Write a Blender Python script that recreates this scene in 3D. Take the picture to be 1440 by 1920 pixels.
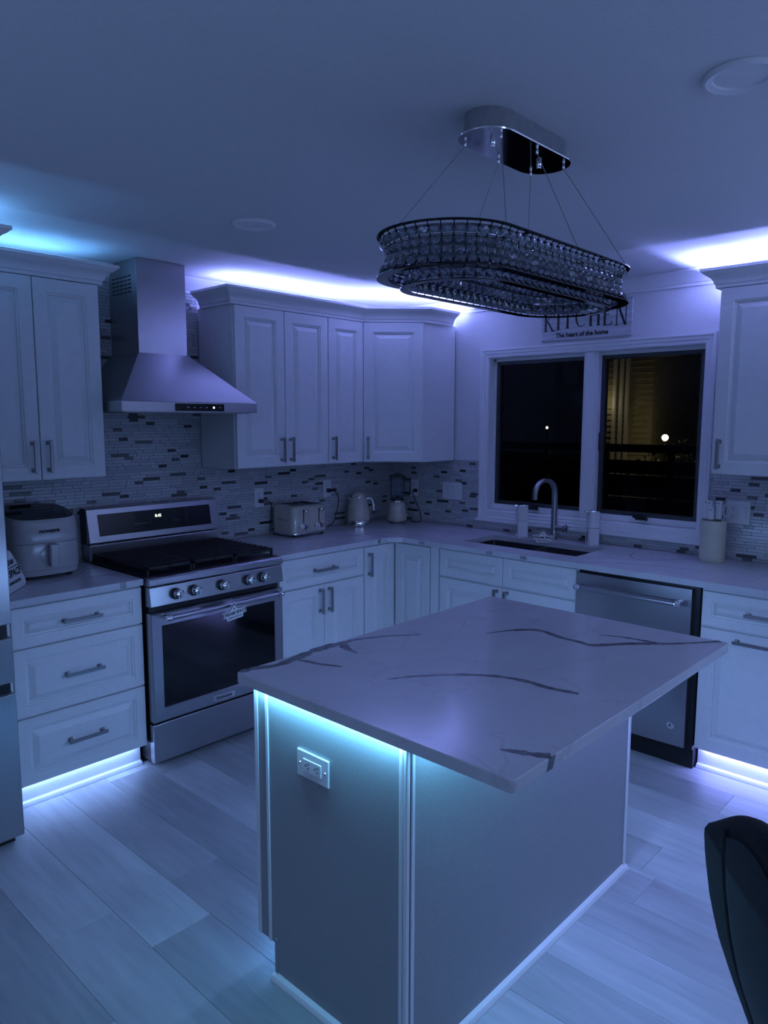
import bpy, math, random
from mathutils import Vector, Matrix
random.seed(7)
SC = bpy.context.scene
for _o in list(bpy.data.objects): bpy.data.objects.remove(_o)
COL = SC.collection
PI = math.pi
R = math.radians

# ------------------------------------------------------------------ camera
def make_camera():
    y, p, r = R(42.9563), R(-7.1082), R(.106)
    fw = Vector((math.cos(y)*math.cos(p), math.sin(y)*math.cos(p), math.sin(p)))
    rt = Vector((math.sin(y), -math.cos(y), 0)); up = rt.cross(fw)
    rt2 = rt*math.cos(r) + up*math.sin(r); up2 = up*math.cos(r) - rt*math.sin(r)
    m = Matrix((rt2, up2, -fw)).transposed().to_4x4()
    m.translation = Vector((-4.0012, -3.678, 1.6301))
    cd = bpy.data.cameras.new('camera'); co = bpy.data.objects.new('camera', cd); COL.objects.link(co)
    co.matrix_world = m
    cd.sensor_fit = 'VERTICAL'; cd.sensor_height = 24; cd.lens = 1377.41/1920*24
    cd.clip_start = .05; cd.clip_end = 200
    SC.camera = co
make_camera()

# ------------------------------------------------------------------ world, exposure, lights
w = bpy.data.worlds.new('night'); SC.world = w; w.use_nodes = True
w.node_tree.nodes['Background'].inputs[0].default_value = (.0012, .0016, .0035, 1)
w.node_tree.nodes['Background'].inputs[1].default_value = 1.0
SC.view_settings.view_transform = 'Standard'
SC.view_settings.look = 'None'
SC.view_settings.gamma = 1
SC.view_settings.use_curve_mapping = False
SC.view_settings.exposure = 0

CYAN = (.15, .45, 1.0); AQUA = (.17, .58, 1.0); BLUE = (.25, .47, 1.0); VIOLET = (.26, .31, 1.0); ICE = (.28, .45, 1.0)
def strip_light(a, b, watts, color, aim=(0, 0, -1), width=.012):
    """thin area light lying along the segment a-b"""
    a, b = Vector(a), Vector(b); d = b-a
    l = bpy.data.lights.new('led_light', 'AREA'); l.shape = 'RECTANGLE'
    l.size = d.length; l.size_y = width; l.energy = watts; l.color = color
    o = bpy.data.objects.new('led_light', l); COL.objects.link(o)
    x = d.normalized(); z = -Vector(aim).normalized(); z = (z - x*z.dot(x)).normalized(); y = z.cross(x)
    m = Matrix((x, y, z)).transposed().to_4x4(); m.translation = (a+b)/2
    o.matrix_world = m
    return o
UP = (0, 0, 1)
# LED tape on top of the wall cabinets
strip_light((-2.90, -.16, 2.275), (-2.42, -.16, 2.275), 1.4, CYAN, (0, -.6, 1))
strip_light((-3.85, -.45, 2.275), (-3.02, -.45, 2.275), 6.0, CYAN, (.3, -.6, 1))
strip_light((-1.58, -.18, 2.275), (-.64, -.20, 2.275), 9, VIOLET, (0, -.7, 1))
strip_light((-.62, -.27, 2.300), (-.10, -.56, 2.300), 15, VIOLET, (.1, -1, .5))
strip_light((-.20, -2.44, 2.275), (-.20, -3.25, 2.275), 15, VIOLET, (-.7, .5, 1))
strip_light((-.29, -2.43, 2.300), (-.06, -2.43, 2.300), 9, VIOLET, (0, 1, .45))  # extra short strip, added to brighten the window wall
# LED tape in the toe kicks
strip_light((-2.92, -.570, .108), (-2.37, -.570, .108), 0.8, ICE)
strip_light((-1.55, -.570, .108), (-.95, -.570, .108), .5, BLUE)
strip_light((-.570, -2.53, .108), (-.570, -3.28, .108), 2.0, VIOLET)
# LED tape under the island top and in its toe kick
strip_light((-2.784, -2.04, .881), (-2.784, -2.60, .881), 2.5, AQUA, (-.1, 0, -1))
strip_light((-2.74, -2.640, .881), (-2.16, -2.640, .881), 3.2, AQUA, (0, -.5, -1))
strip_light((-2.14, -2.640, .881), (-1.58, -2.640, .881), 3.6, VIOLET, (0, -.5, -1))
strip_light((-1.545, -2.03, .881), (-1.545, -2.60, .881), 5.0, BLUE, (.6, 0, -1))
strip_light((-2.74, -2.06, .108), (-1.60, -2.06, .108), 1.6, CYAN, (0, .5, -1))
strip_light((-2.74, -2.006, .881), (-1.58, -2.006, .881), 5.0, BLUE, (0, .9, -1))
# unseen blue fill lights, added for the ambient light in the kitchen
def fill_light(loc, aim, sx, sy, watts, color):
    l = bpy.data.lights.new('unseen_fill', 'AREA'); l.shape = 'RECTANGLE'; l.size = sx; l.size_y = sy
    l.energy = watts; l.color = color
    o = bpy.data.objects.new('unseen_fill', l); COL.objects.link(o); o.location = loc
    o.rotation_euler = Vector(aim).to_track_quat('-Z', 'Y').to_euler()
fill_light((-3.0, -5.4, 1.75), (0, .0, 1), 2.6, .3, 24, (.36, .52, 1.0))
fill_light((-.9, -4.9, 1.75), (0, 0, 1), .3, 1.8, 20, (.36, .50, 1.0))
fill_light((-5.2, -2.6, 1.75), (0, 0, 1), .3, 1.8, 17, (.34, .52, 1.0))
fill_light((-1.2, -4.6, .75), (-.2, .3, -1), 1.6, .5, 7, (.22, .45, 1.0))

# ------------------------------------------------------------------ materials
def mat(name, color=(.8, .8, .8), rough=.5, metal=0, **kw):
    m = bpy.data.materials.new(name); m.use_nodes = True
    b = m.node_tree.nodes['Principled BSDF']
    b.inputs['Base Color'].default_value = (*color, 1)
    b.inputs['Roughness'].default_value = rough
    b.inputs['Metallic'].default_value = metal
    for k, v in kw.items():
        b.inputs[k.replace('_', ' ')].default_value = v
    return m
def nd(m, t): return m.node_tree.nodes.new(t)
def ln(m, a, b): m.node_tree.links.new(a, b)
def bsdf(m): return m.node_tree.nodes['Principled BSDF']
def noise_tint(m, scale, c1, c2, stretch=(1, 1, 1), detail=4, bump=0, lo=.35, hi=.65, dist=.002):
    tc = nd(m, 'ShaderNodeTexCoord'); mp = nd(m, 'ShaderNodeMapping'); mp.inputs['Scale'].default_value = stretch
    n = nd(m, 'ShaderNodeTexNoise'); n.inputs['Scale'].default_value = scale; n.inputs['Detail'].default_value = detail
    cr = nd(m, 'ShaderNodeValToRGB'); cr.color_ramp.elements[0].color = (*c1, 1); cr.color_ramp.elements[1].color = (*c2, 1)
    cr.color_ramp.elements[0].position = lo; cr.color_ramp.elements[1].position = hi
    ln(m, tc.outputs['Object'], mp.inputs[0]); ln(m, mp.outputs[0], n.inputs[0]); ln(m, n.outputs[0], cr.inputs[0])
    ln(m, cr.outputs[0], bsdf(m).inputs['Base Color'])
    if bump:
        bp = nd(m, 'ShaderNodeBump'); bp.inputs['Strength'].default_value = bump; bp.inputs['Distance'].default_value = dist
        ln(m, n.outputs[0], bp.inputs['Height']); ln(m, bp.outputs[0], bsdf(m).inputs['Normal'])
    return m
M = {}
M['paint'] = noise_tint(mat('wall_paint', rough=.75), 60, (.70, .70, .72), (.73, .73, .75), bump=.05)
M['ceil'] = noise_tint(mat('ceiling_paint', rough=.9), 80, (.72, .72, .73), (.75, .75, .76), bump=.05)
M['trim'] = noise_tint(mat('trim_paint', rough=.4), 40, (.78, .78, .80), (.80, .80, .82))
M['cab'] = noise_tint(mat('cabinet_lacquer', rough=.38), 30, (.74, .75, .76), (.77, .78, .79))
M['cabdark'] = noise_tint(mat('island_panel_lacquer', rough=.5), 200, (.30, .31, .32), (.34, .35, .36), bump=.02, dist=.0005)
M['nickel'] = noise_tint(mat('brushed_nickel', rough=.3, metal=1), 90, (.30, .30, .31), (.38, .38, .39), stretch=(1, 1, 8))
M['chrome'] = noise_tint(mat('polished_chrome', rough=.06, metal=1), 20, (.72, .72, .74), (.78, .78, .8))
M['black'] = noise_tint(mat('black_enamel', rough=.35), 60, (.008, .008, .01), (.012, .012, .014))
M['iron'] = noise_tint(mat('cast_iron', rough=.6), 200, (.006, .006, .007), (.014, .014, .015), bump=.2)
M['glassblack'] = noise_tint(mat('black_glass', rough=.07), 10, (.003, .003, .004), (.004, .004, .005))
M['cream'] = noise_tint(mat('cream_enamel', rough=.12, Coat_Weight=.5), 10, (.52, .48, .40), (.55, .51, .43))
M['creammatte'] = noise_tint(mat('cream_ceramic', rough=.5), 30, (.60, .58, .46), (.64, .62, .50))
M['plastic'] = noise_tint(mat('white_plastic', rough=.3), 20, (.72, .72, .73), (.75, .75, .76))
M['fryer'] = noise_tint(mat('pale_grey_plastic', rough=.16), 20, (.44, .42, .42), (.47, .45, .45))
M['grey'] = noise_tint(mat('grey_metal_paint', rough=.4), 40, (.26, .27, .29), (.30, .31, .33))
M['ink'] = noise_tint(mat('dark_ink', rough=.6), 50, (.012, .012, .02), (.02, .02, .03))
M['bronze'] = noise_tint(mat('dark_sash_frame', rough=.45), 50, (.035, .04, .045), (.05, .055, .06))
M['fabric'] = noise_tint(mat('charcoal_vinyl', rough=.7), 120, (.010, .011, .016), (.015, .017, .023), bump=.15)
M['mesh'] = noise_tint(mat('black_mesh_cloth', rough=.85), 400, (.002, .002, .003), (.012, .012, .016), stretch=(1, 1, .4), bump=.6, lo=.45, hi=.55)
M['vein'] = noise_tint(mat('grey_quartz_vein', rough=.2), 25, (.10, .10, .12), (.26, .26, .29), lo=.3, hi=.7)
M['veinsoft'] = noise_tint(mat('soft_quartz_vein', rough=.2), 25, (.22, .22, .24), (.42, .42, .45), lo=.3, hi=.7)
M['grout'] = noise_tint(mat('grout', rough=.9), 90, (.33, .34, .36), (.39, .40, .42))
M['tilegrout'] = noise_tint(mat('tile_grout', rough=.8), 90, (.36, .37, .39), (.42, .43, .45))
M['steelsink'] = noise_tint(mat('sink_steel', rough=.35, metal=1), 60, (.20, .19, .20), (.26, .25, .26))
M['soil'] = noise_tint(mat('night_lawn', rough=1), 3, (.004, .006, .003), (.01, .012, .006), bump=.4, dist=.05)
M['fencewood'] = noise_tint(mat('dark_fence_wood', rough=.8), 3, (.012, .011, .01), (.025, .022, .02), stretch=(1, 1, 6), bump=.3)
M['siding'] = noise_tint(mat('pale_siding', rough=.7), 5, (.50, .44, .30), (.58, .52, .36))
M['leaf'] = noise_tint(mat('bush_leaf', rough=.7), 20, (.01, .025, .008), (.03, .05, .015))

def quartz():
    m = mat('white_quartz', rough=.16); t = m.node_tree
    tc = nd(m, 'ShaderNodeTexCoord')
    n = nd(m, 'ShaderNodeTexNoise'); n.inputs['Scale'].default_value = 6; n.inputs['Detail'].default_value = 6
    n2 = nd(m, 'ShaderNodeTexNoise'); n2.inputs['Scale'].default_value = 1.6; n2.inputs['Detail'].default_value = 5; n2.inputs['Distortion'].default_value = 1.2
    cr = nd(m, 'ShaderNodeValToRGB'); e = cr.color_ramp.elements
    e[0].color = (.60, .60, .64, 1); e[0].position = .3; e[1].color = (.66, .66, .70, 1); e[1].position = .7
    s = nd(m, 'ShaderNodeMath'); s.operation = 'SUBTRACT'; s.inputs[1].default_value = .5
    a = nd(m, 'ShaderNodeMath'); a.operation = 'ABSOLUTE'
    mr = nd(m, 'ShaderNodeMapRange'); mr.inputs['From Max'].default_value = .008; mr.inputs['To Min'].default_value = .35; mr.inputs['To Max'].default_value = 0
    mx = nd(m, 'ShaderNodeMixRGB'); mx.inputs[2].default_value = (.40, .40, .44, 1)
    for x in (n, n2): ln(m, tc.outputs['Object'], x.inputs[0])
    ln(m, n.outputs[0], cr.inputs[0]); ln(m, n2.outputs[0], s.inputs[0]); ln(m, s.outputs[0], a.inputs[0]); ln(m, a.outputs[0], mr.inputs[0])
    ln(m, mr.outputs[0], mx.inputs[0]); ln(m, cr.outputs[0], mx.inputs[1]); ln(m, mx.outputs[0], bsdf(m).inputs['Base Color'])
    return m
M['quartz'] = quartz()

def steel(name, col=(.43, .43, .45), rough=.28, vertical=True):
    m = mat(name, col, rough, 1)
    tc = nd(m, 'ShaderNodeTexCoord'); mp = nd(m, 'ShaderNodeMapping')
    mp.inputs['Scale'].default_value = (250, 250, 2) if vertical else (2, 250, 250)
    n = nd(m, 'ShaderNodeTexNoise'); n.inputs['Scale'].default_value = 3; n.inputs['Detail'].default_value = 2
    ln(m, tc.outputs['Object'], mp.inputs[0]); ln(m, mp.outputs[0], n.inputs[0])
    mr = nd(m, 'ShaderNodeMapRange'); mr.inputs['To Min'].default_value = rough-.012; mr.inputs['To Max'].default_value = rough+.012
    ln(m, n.outputs[0], mr.inputs[0]); ln(m, mr.outputs[0], bsdf(m).inputs['Roughness'])
    return m
M['steel'] = steel('brushed_steel')
M['steelh'] = steel('brushed_steel_horizontal', vertical=False)

def tile_mat(name, c1, c2, rough):
    m = mat(name, c1, rough)
    g = nd(m, 'ShaderNodeNewGeometry'); oi = nd(m, 'ShaderNodeObjectInfo')
    ad = nd(m, 'ShaderNodeMath'); ad.operation = 'ADD'; fr = nd(m, 'ShaderNodeMath'); fr.operation = 'FRACT'
    cr = nd(m, 'ShaderNodeValToRGB'); cr.color_ramp.elements[0].color = (*c1, 1); cr.color_ramp.elements[1].color = (*c2, 1)
    ln(m, g.outputs['Random Per Island'], ad.inputs[0]); ln(m, oi.outputs['Random'], ad.inputs[1]); ln(m, ad.outputs[0], fr.inputs[0])
    ln(m, fr.outputs[0], cr.inputs[0]); ln(m, cr.outputs[0], bsdf(m).inputs['Base Color'])
    return m
M['tilelight'] = tile_mat('pale_glass_tile', (.42, .43, .46), (.55, .56, .58), .18)
M['tiledark'] = tile_mat('dark_glass_tile', (.03, .032, .036), (.16, .16, .17), .14)

def plank_mat():
    m = mat('pale_oak_plank', rough=.42)
    tc = nd(m, 'ShaderNodeTexCoord'); oi = nd(m, 'ShaderNodeObjectInfo')
    add = nd(m, 'ShaderNodeVectorMath'); add.operation = 'ADD'
    sc = nd(m, 'ShaderNodeVectorMath'); sc.operation = 'SCALE'; sc.inputs['Scale'].default_value = 37
    cb = nd(m, 'ShaderNodeCombineXYZ'); ln(m, oi.outputs['Random'], cb.inputs[0]); ln(m, oi.outputs['Random'], cb.inputs[1])
    ln(m, cb.outputs[0], sc.inputs[0]); ln(m, tc.outputs['Object'], add.inputs[0]); ln(m, sc.outputs[0], add.inputs[1])
    mp = nd(m, 'ShaderNodeMapping'); mp.inputs['Scale'].default_value = (14, 1.3, 1); ln(m, add.outputs[0], mp.inputs[0])
    n = nd(m, 'ShaderNodeTexNoise'); n.inputs['Scale'].default_value = 2; n.inputs['Detail'].default_value = 8; n.inputs['Distortion'].default_value = .8
    mp2 = nd(m, 'ShaderNodeMapping'); mp2.inputs['Scale'].default_value = (2.5, .8, 1); ln(m, add.outputs[0], mp2.inputs[0])
    n2 = nd(m, 'ShaderNodeTexNoise'); n2.inputs['Scale'].default_value = 2.2; n2.inputs['Detail'].default_value = 3
    ln(m, mp.outputs[0], n.inputs[0]); ln(m, mp2.outputs[0], n2.inputs[0])
    cr = nd(m, 'ShaderNodeValToRGB'); e = cr.color_ramp.elements
    e[0].position = .3; e[0].color = (.40, .41, .43, 1); e[1].position = .7; e[1].color = (.50, .51, .53, 1)
    ln(m, n.outputs[0], cr.inputs[0])
    m1 = nd(m, 'ShaderNodeMapRange'); m1.inputs['To Min'].default_value = .70; m1.inputs['To Max'].default_value = 1.12; ln(m, oi.outputs['Random'], m1.inputs[0])
    m2 = nd(m, 'ShaderNodeMapRange'); m2.inputs['From Min'].default_value = .3; m2.inputs['From Max'].default_value = .7; m2.inputs['To Min'].default_value = .84; m2.inputs['To Max'].default_value = 1.1; ln(m, n2.outputs[0], m2.inputs[0])
    mu = nd(m, 'ShaderNodeMath'); mu.operation = 'MULTIPLY'; ln(m, m1.outputs[0], mu.inputs[0]); ln(m, m2.outputs[0], mu.inputs[1])
    vm = nd(m, 'ShaderNodeVectorMath'); vm.operation = 'SCALE'; ln(m, cr.outputs[0], vm.inputs[0]); ln(m, mu.outputs[0], vm.inputs['Scale'])
    ln(m, vm.outputs[0], bsdf(m).inputs['Base Color'])
    bp = nd(m, 'ShaderNodeBump'); bp.inputs['Strength'].default_value = .12; bp.inputs['Distance'].default_value = .002
    ln(m, n.outputs[0], bp.inputs['Height']); ln(m, bp.outputs[0], bsdf(m).inputs['Normal'])
    return m
M['plank'] = plank_mat()

def emit(name, col, s):
    m = mat(name, (0, 0, 0)); b = bsdf(m)
    b.inputs['Emission Color'].default_value = (*col, 1); b.inputs['Emission Strength'].default_value = s
    return m
M['clock'] = emit('clock_digits', (.75, 1, .8), 1.6)
M['dot'] = emit('indicator_light', (.9, 1, 1), 2.5)
M['led_cyan'] = emit('led_tape_cyan', CYAN, 3.0)
M['led_violet'] = emit('led_tape_violet', VIOLET, 3.0)
M['bulb'] = emit('porch_bulb', (1, .85, .45), 18)
M['lens'] = noise_tint(mat('lamp_lens', rough=.4), 20, (.80, .80, .82), (.84, .84, .86))
M['crystal'] = mat('cut_crystal', (.42, .46, .56), .0, 0, Transmission_Weight=.85, IOR=1.6, Coat_Weight=.6, Coat_Roughness=.02)
def glass_pane(name, tint, base_refl):
    m = bpy.data.materials.new(name); m.use_nodes = True; t = m.node_tree; t.nodes.clear()
    o = t.nodes.new('ShaderNodeOutputMaterial'); mx = t.nodes.new('ShaderNodeMixShader')
    tr = t.nodes.new('ShaderNodeBsdfTransparent'); tr.inputs[0].default_value = (*tint, 1)
    gl = t.nodes.new('ShaderNodeBsdfGlossy'); gl.inputs['Roughness'].default_value = .02
    fr = t.nodes.new('ShaderNodeFresnel'); fr.inputs[0].default_value = base_refl
    t.links.new(fr.outputs[0], mx.inputs[0]); t.links.new(tr.outputs[0], mx.inputs[1]); t.links.new(gl.outputs[0], mx.inputs[2]); t.links.new(mx.outputs[0], o.inputs[0])
    return m
M['pane'] = glass_pane('window_glass', (.8, .82, .85), 1.18)
M['jar'] = glass_pane('blender_jar_glass', (.80, .86, .9), 1.45)

def wood_sign():
    m = mat('whitewashed_board', rough=.7)
    return noise_tint(m, 3, (.36, .37, .40), (.58, .59, .62), stretch=(1, 2, 22), detail=6, lo=.3, hi=.6)
M['board'] = wood_sign()

# ------------------------------------------------------------------ mesh builder
class MB:
    def __init__(s): s.v = []; s.f = []; s.mi = []
    def add(s, vs, fs, mi=0):
        b = len(s.v); s.v += [tuple(v) for v in vs]; s.f += [tuple(i+b for i in f) for f in fs]; s.mi += [mi]*len(fs); return s
    def box(s, x0, x1, y0, y1, z0, z1, mi=0):
        x0, x1 = sorted((x0, x1)); y0, y1 = sorted((y0, y1)); z0, z1 = sorted((z0, z1))
        return s.add([(x0,y0,z0),(x1,y0,z0),(x1,y1,z0),(x0,y1,z0),(x0,y0,z1),(x1,y0,z1),(x1,y1,z1),(x0,y1,z1)],
                     [(0,3,2,1),(4,5,6,7),(0,1,5,4),(1,2,6,5),(2,3,7,6),(3,0,4,7)], mi)
    def rings(s, rs, closed=True, cap0=False, cap1=False, mi=0):
        n = len(rs[0]); vs = [p for r in rs for p in r]; fs = []
        for i in range(len(rs)-1):
            for j in range(n if closed else n-1):
                k = (j+1) % n
                fs.append((i*n+j, i*n+k, (i+1)*n+k, (i+1)*n+j))
        if cap0: fs.append(tuple(range(n))[::-1])
        if cap1: fs.append(tuple((len(rs)-1)*n+j for j in range(n)))
        return s.add(vs, fs, mi)
    def lathe(s, prof, cx=0, cy=0, n=24, mi=0, sx=1, sy=1):
        rs = [[(cx+r*sx*math.cos(2*PI*k/n), cy+r*sy*math.sin(2*PI*k/n), z) for k in range(n)] for r, z in prof]
        return s.rings(rs, True, prof[0][0] > 1e-6, prof[-1][0] > 1e-6, mi)
    def lathe_axis(s, o, ax, prof, n=20, mi=0):
        o = Vector(o); ax = Vector(ax).normalized(); u = ax.orthogonal().normalized(); v = ax.cross(u)
        rs = [[o+ax*h+(u*math.cos(2*PI*k/n)+v*math.sin(2*PI*k/n))*r for k in range(n)] for r, h in prof]
        return s.rings(rs, True, prof[0][0] > 1e-6, prof[-1][0] > 1e-6, mi)
    def tube(s, pts, r, n=8, mi=0, flat=None):
        pts = [Vector(p) for p in pts]; rs = []; u = None
        for i, p in enumerate(pts):
            t = (pts[min(i+1, len(pts)-1)]-pts[max(i-1, 0)]).normalized()
            if u is None: u = (Vector(flat) - t*Vector(flat).dot(t)).normalized() if flat else t.orthogonal().normalized()
            else: u = (u - t*u.dot(t)).normalized()
            v = t.cross(u); rr = r[i] if isinstance(r, (list, tuple)) and not isinstance(r[0], (tuple,)) else r
            ra, rb = rr if isinstance(rr, tuple) else (rr, rr)
            rs.append([p+u*ra*math.cos(2*PI*k/n)+v*rb*math.sin(2*PI*k/n) for k in range(n)])
        return s.rings(rs, True, True, True, mi)
    def prism(s, poly, fn, d0, d1, mi=0):
        """poly 2-D list; fn(a,b,d)->xyz"""
        n = len(poly)
        vs = [fn(a, b, d0) for a, b in poly]+[fn(a, b, d1) for a, b in poly]
        fs = [tuple(range(n)), tuple(range(n, 2*n))[::-1]]+[(i, i+n, (i+1) % n+n, (i+1) % n) for i in range(n)]
        return s.add(vs, fs, mi)
    def sphere(s, c, r, n=12, m=8, mi=0):
        prof = [(max(1e-7, math.sin(PI*i/m))*1, -math.cos(PI*i/m)) for i in range(m+1)]
        rx, ry, rz = r if isinstance(r, tuple) else (r, r, r)
        rs = [[(c[0]+q*rx*math.cos(2*PI*k/n), c[1]+q*ry*math.sin(2*PI*k/n), c[2]+z*rz) for k in range(n)] for q, z in prof]
        return s.rings(rs, True, False, False, mi)
    def mesh(s, name, mats, smooth=None):
        me = bpy.data.meshes.new(name); me.from_pydata(s.v, [], s.f)
        for m in (mats if isinstance(mats, (list, tuple)) else [mats]): me.materials.append(m)
        if len(me.materials) > 1: me.polygons.foreach_set('material_index', s.mi)
        me.update()
        import bmesh
        bm = bmesh.new(); bm.from_mesh(me); bmesh.ops.recalc_face_normals(bm, faces=bm.faces); bm.to_mesh(me); bm.free()
        if smooth:
            me.polygons.foreach_set('use_smooth', [True]*len(me.polygons)); me.set_sharp_from_angle(angle=R(smooth))
        return me
    def build(s, name, mats, parent=None, loc=None, smooth=None, bev=None, **tags):
        o = bpy.data.objects.new(name, s.mesh(name, mats, smooth)); COL.objects.link(o)
        if parent: o.parent = parent
        if loc: o.location = loc
        if bev:
            b = o.modifiers.new('bevel', 'BEVEL'); b.width = bev; b.segments = 2; b.limit_method = 'ANGLE'; b.angle_limit = R(40)
        for k, v in tags.items(): o[k] = v
        return o
def thing(name, label, cat, loc=(0, 0, 0), rz=0, group=None):
    o = bpy.data.objects.new(name, None); COL.objects.link(o); o.location = loc; o.rotation_euler = (0, 0, rz)
    o.empty_display_size = .05; o['label'] = label; o['category'] = cat
    if group: o['group'] = group
    return o
def tag(o, label, cat, group=None):
    o['label'] = label; o['category'] = cat
    if group: o['group'] = group
    return o
def inst(o, parent, loc, rot=None, name=None):
    c = o.copy(); COL.objects.link(c); c.parent = parent; c.location = loc
    if rot is not None: c.rotation_euler = rot
    return c
_tc = {}
def text_obj(body, size, material, parent, loc, rot=(PI/2, 0, 0), depth=.0004, bold=0, name='lettering', sx=1, align='CENTER', shear=0, **tags):
    cu = bpy.data.curves.new('t', 'FONT'); cu.body = body; cu.size = size; cu.extrude = depth; cu.offset = bold
    cu.align_x = align; cu.align_y = 'CENTER'; cu.shear = shear; cu.resolution_u = 3
    t = bpy.data.objects.new('t', cu); COL.objects.link(t)
    bpy.context.view_layer.update()
    me = bpy.data.meshes.new_from_object(t.evaluated_get(bpy.context.evaluated_depsgraph_get()))
    bpy.data.objects.remove(t); bpy.data.curves.remove(cu)
    me.materials.clear(); me.materials.append(material); me.name = name
    if sx != 1:
        for v in me.vertices: v.co.x *= sx
    o = bpy.data.objects.new(name, me); COL.objects.link(o); o.parent = parent; o.location = loc; o.rotation_euler = rot
    for k, v in tags.items(): o[k] = v
    return o

WZ = -PI/2      # rotation of things that stand against the window wall
CT = .914       # counter height
H = 2.415       # ceiling height

# ------------------------------------------------------------------ room shell
def struct(o): o['kind'] = 'structure'; return o
X0, Y0 = -6.0, -7.0
fl = struct(MB().box(X0, 0, Y0, 0, -.12, -.006).build('floor', M['grout']))
# planks: long edges along y, seam lines read off the photograph
seams = [-3.168+.2155*k for k in range(-13, 3)]
seams += [-2.737+.2012*k for k in range(1, 14)]
seams = sorted(s for s in seams if X0 < s < -.02)
seams = [X0]+seams+[0]
pl = {}
forced = {0: -1.467, 1: -.25, 2: -2.05, 3: -1.467, 4: -.8, 5: -2.66, 6: -1.2}
for i in range(len(seams)-1):
    a, b = seams[i], seams[i+1]; wdt = b-a
    if wdt < .02: continue
    kcol = round((a+3.168)/.21)
    off = {-1: -1.90, 0: -1.467, 1: -1.467-.25, 2: -1.867+.4, 3: -.62, 4: -1.95, 5: -1.1, 6: -2.3, 7: -1.5, 8: -2.66, 9: -1.75, 10: -2.2}.get(kcol, -((kcol*.47) % 1.22))
    y = off
    while y < 0: y += 1.22
    while y > Y0:
        y1 = min(y, 0); y0 = max(y-1.22, Y0)
        if y1-y0 > .01:
            key = (round(wdt, 3), round(y1-y0, 3))
            if key not in pl:
                mb = MB(); e = .0009; wx, wy = wdt-.0005, (y1-y0)-.0005
                r = [[(dx+(e2 if dx < wx/2 else -e2), dy+(e2 if dy < wy/2 else -e2), z) for dx, dy in ((0, 0), (wx, 0), (wx, wy), (0, wy))] for e2, z in ((0, -.008), (0, -.0012), (e, 0))]
                mb.rings(r, True, False, True)
                pl[key] = mb.mesh('plank', M['plank'])
            o = bpy.data.objects.new('plank', pl[key]); COL.objects.link(o); o.parent = fl; o.location = (a, y0, 0)
        y -= 1.22
ce = struct(MB().box(X0, 0, Y0, 0, H, H+.1).build('ceiling', M['ceil']))
wb = struct(MB().box(X0, .12, 0, .12, -.1, H+.1).build('wall_back', M['paint']))
struct(MB().box(X0-.12, X0, Y0, .12, -.1, H+.1).build('wall_left', M['paint']))
struct(MB().box(X0-.12, .12, Y0-.12, Y0, -.1, H+.1).build('wall_front', M['paint']))
WY0, WY1, WZ0, WZ1 = -.885, -2.245, 1.05, 2.03
mb = MB()
def slab_cells(mb, xs, ys, keep, fn, d0, d1):
    """grid of cells kept by keep(i,j) made into one slab; fn(a,b,d)->xyz"""
    nx, ny = len(xs)-1, len(ys)-1
    K = lambda i, j: 0 <= i < nx and 0 <= j < ny and keep(i, j)
    idx = {}
    vs = []; fs = []
    def V(i, j, d):
        k = (i, j, d)
        if k not in idx: idx[k] = len(vs); vs.append(fn(xs[i], ys[j], (d0, d1)[d]))
        return idx[k]
    for i in range(nx):
        for j in range(ny):
            if not K(i, j): continue
            fs.append((V(i, j, 1), V(i+1, j, 1), V(i+1, j+1, 1), V(i, j+1, 1)))
            fs.append((V(i, j, 0), V(i, j+1, 0), V(i+1, j+1, 0), V(i+1, j, 0)))
            if not K(i-1, j): fs.append((V(i, j, 0), V(i, j, 1), V(i, j+1, 1), V(i, j+1, 0)))
            if not K(i+1, j): fs.append((V(i+1, j, 0), V(i+1, j+1, 0), V(i+1, j+1, 1), V(i+1, j, 1)))
            if not K(i, j-1): fs.append((V(i, j, 0), V(i+1, j, 0), V(i+1, j, 1), V(i, j, 1)))
            if not K(i, j+1): fs.append((V(i, j+1, 0), V(i, j+1, 1), V(i+1, j+1, 1), V(i+1, j+1, 0)))
    mb.add(vs, fs)
slab_cells(mb, [Y0, WY1, WY0, 0], [-.1, WZ0, WZ1, H+.1], lambda i, j: not (i == 1 and j == 1), lambda a, b, d: (d, a, b), 0, .12)
wr = struct(mb.build('wall_right', M['paint']))

# wall crown moulding
def sweep(mb, path, side, prof, closed_prof=True):
    """path 2-D polyline, side=+1/-1 outward side (left/right of travel), prof [(offset,z)]"""
    P = [Vector(p) for p in path]; rs = []
    for i, p in enumerate(P):
        ds = []
        if i > 0: ds.append((P[i]-P[i-1]).normalized())
        if i < len(P)-1: ds.append((P[i+1]-P[i]).normalized())
        ns = [Vector((-d.y, d.x))*side for d in ds]
        n = sum(ns, Vector((0, 0))).normalized(); n = n/max(.3, n.dot(ns[0]))
        rs.append([(p.x+n.x*o, p.y+n.y*o, z) for o, z in prof])
    return mb.rings(rs, closed_prof, True, True)
wc = [(0, H-.085), (.010, H-.085), (.010, H-.070), (.016, H-.066), (.022, H-.052), (.045, H-.022), (.060, H-.012), (.060, H-.001), (0, H-.001)]
struct(sweep(MB(), [(X0, 0), (0, 0), (0, Y0)], -1, wc).build('trim_1', M['trim'], smooth=25))

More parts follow.
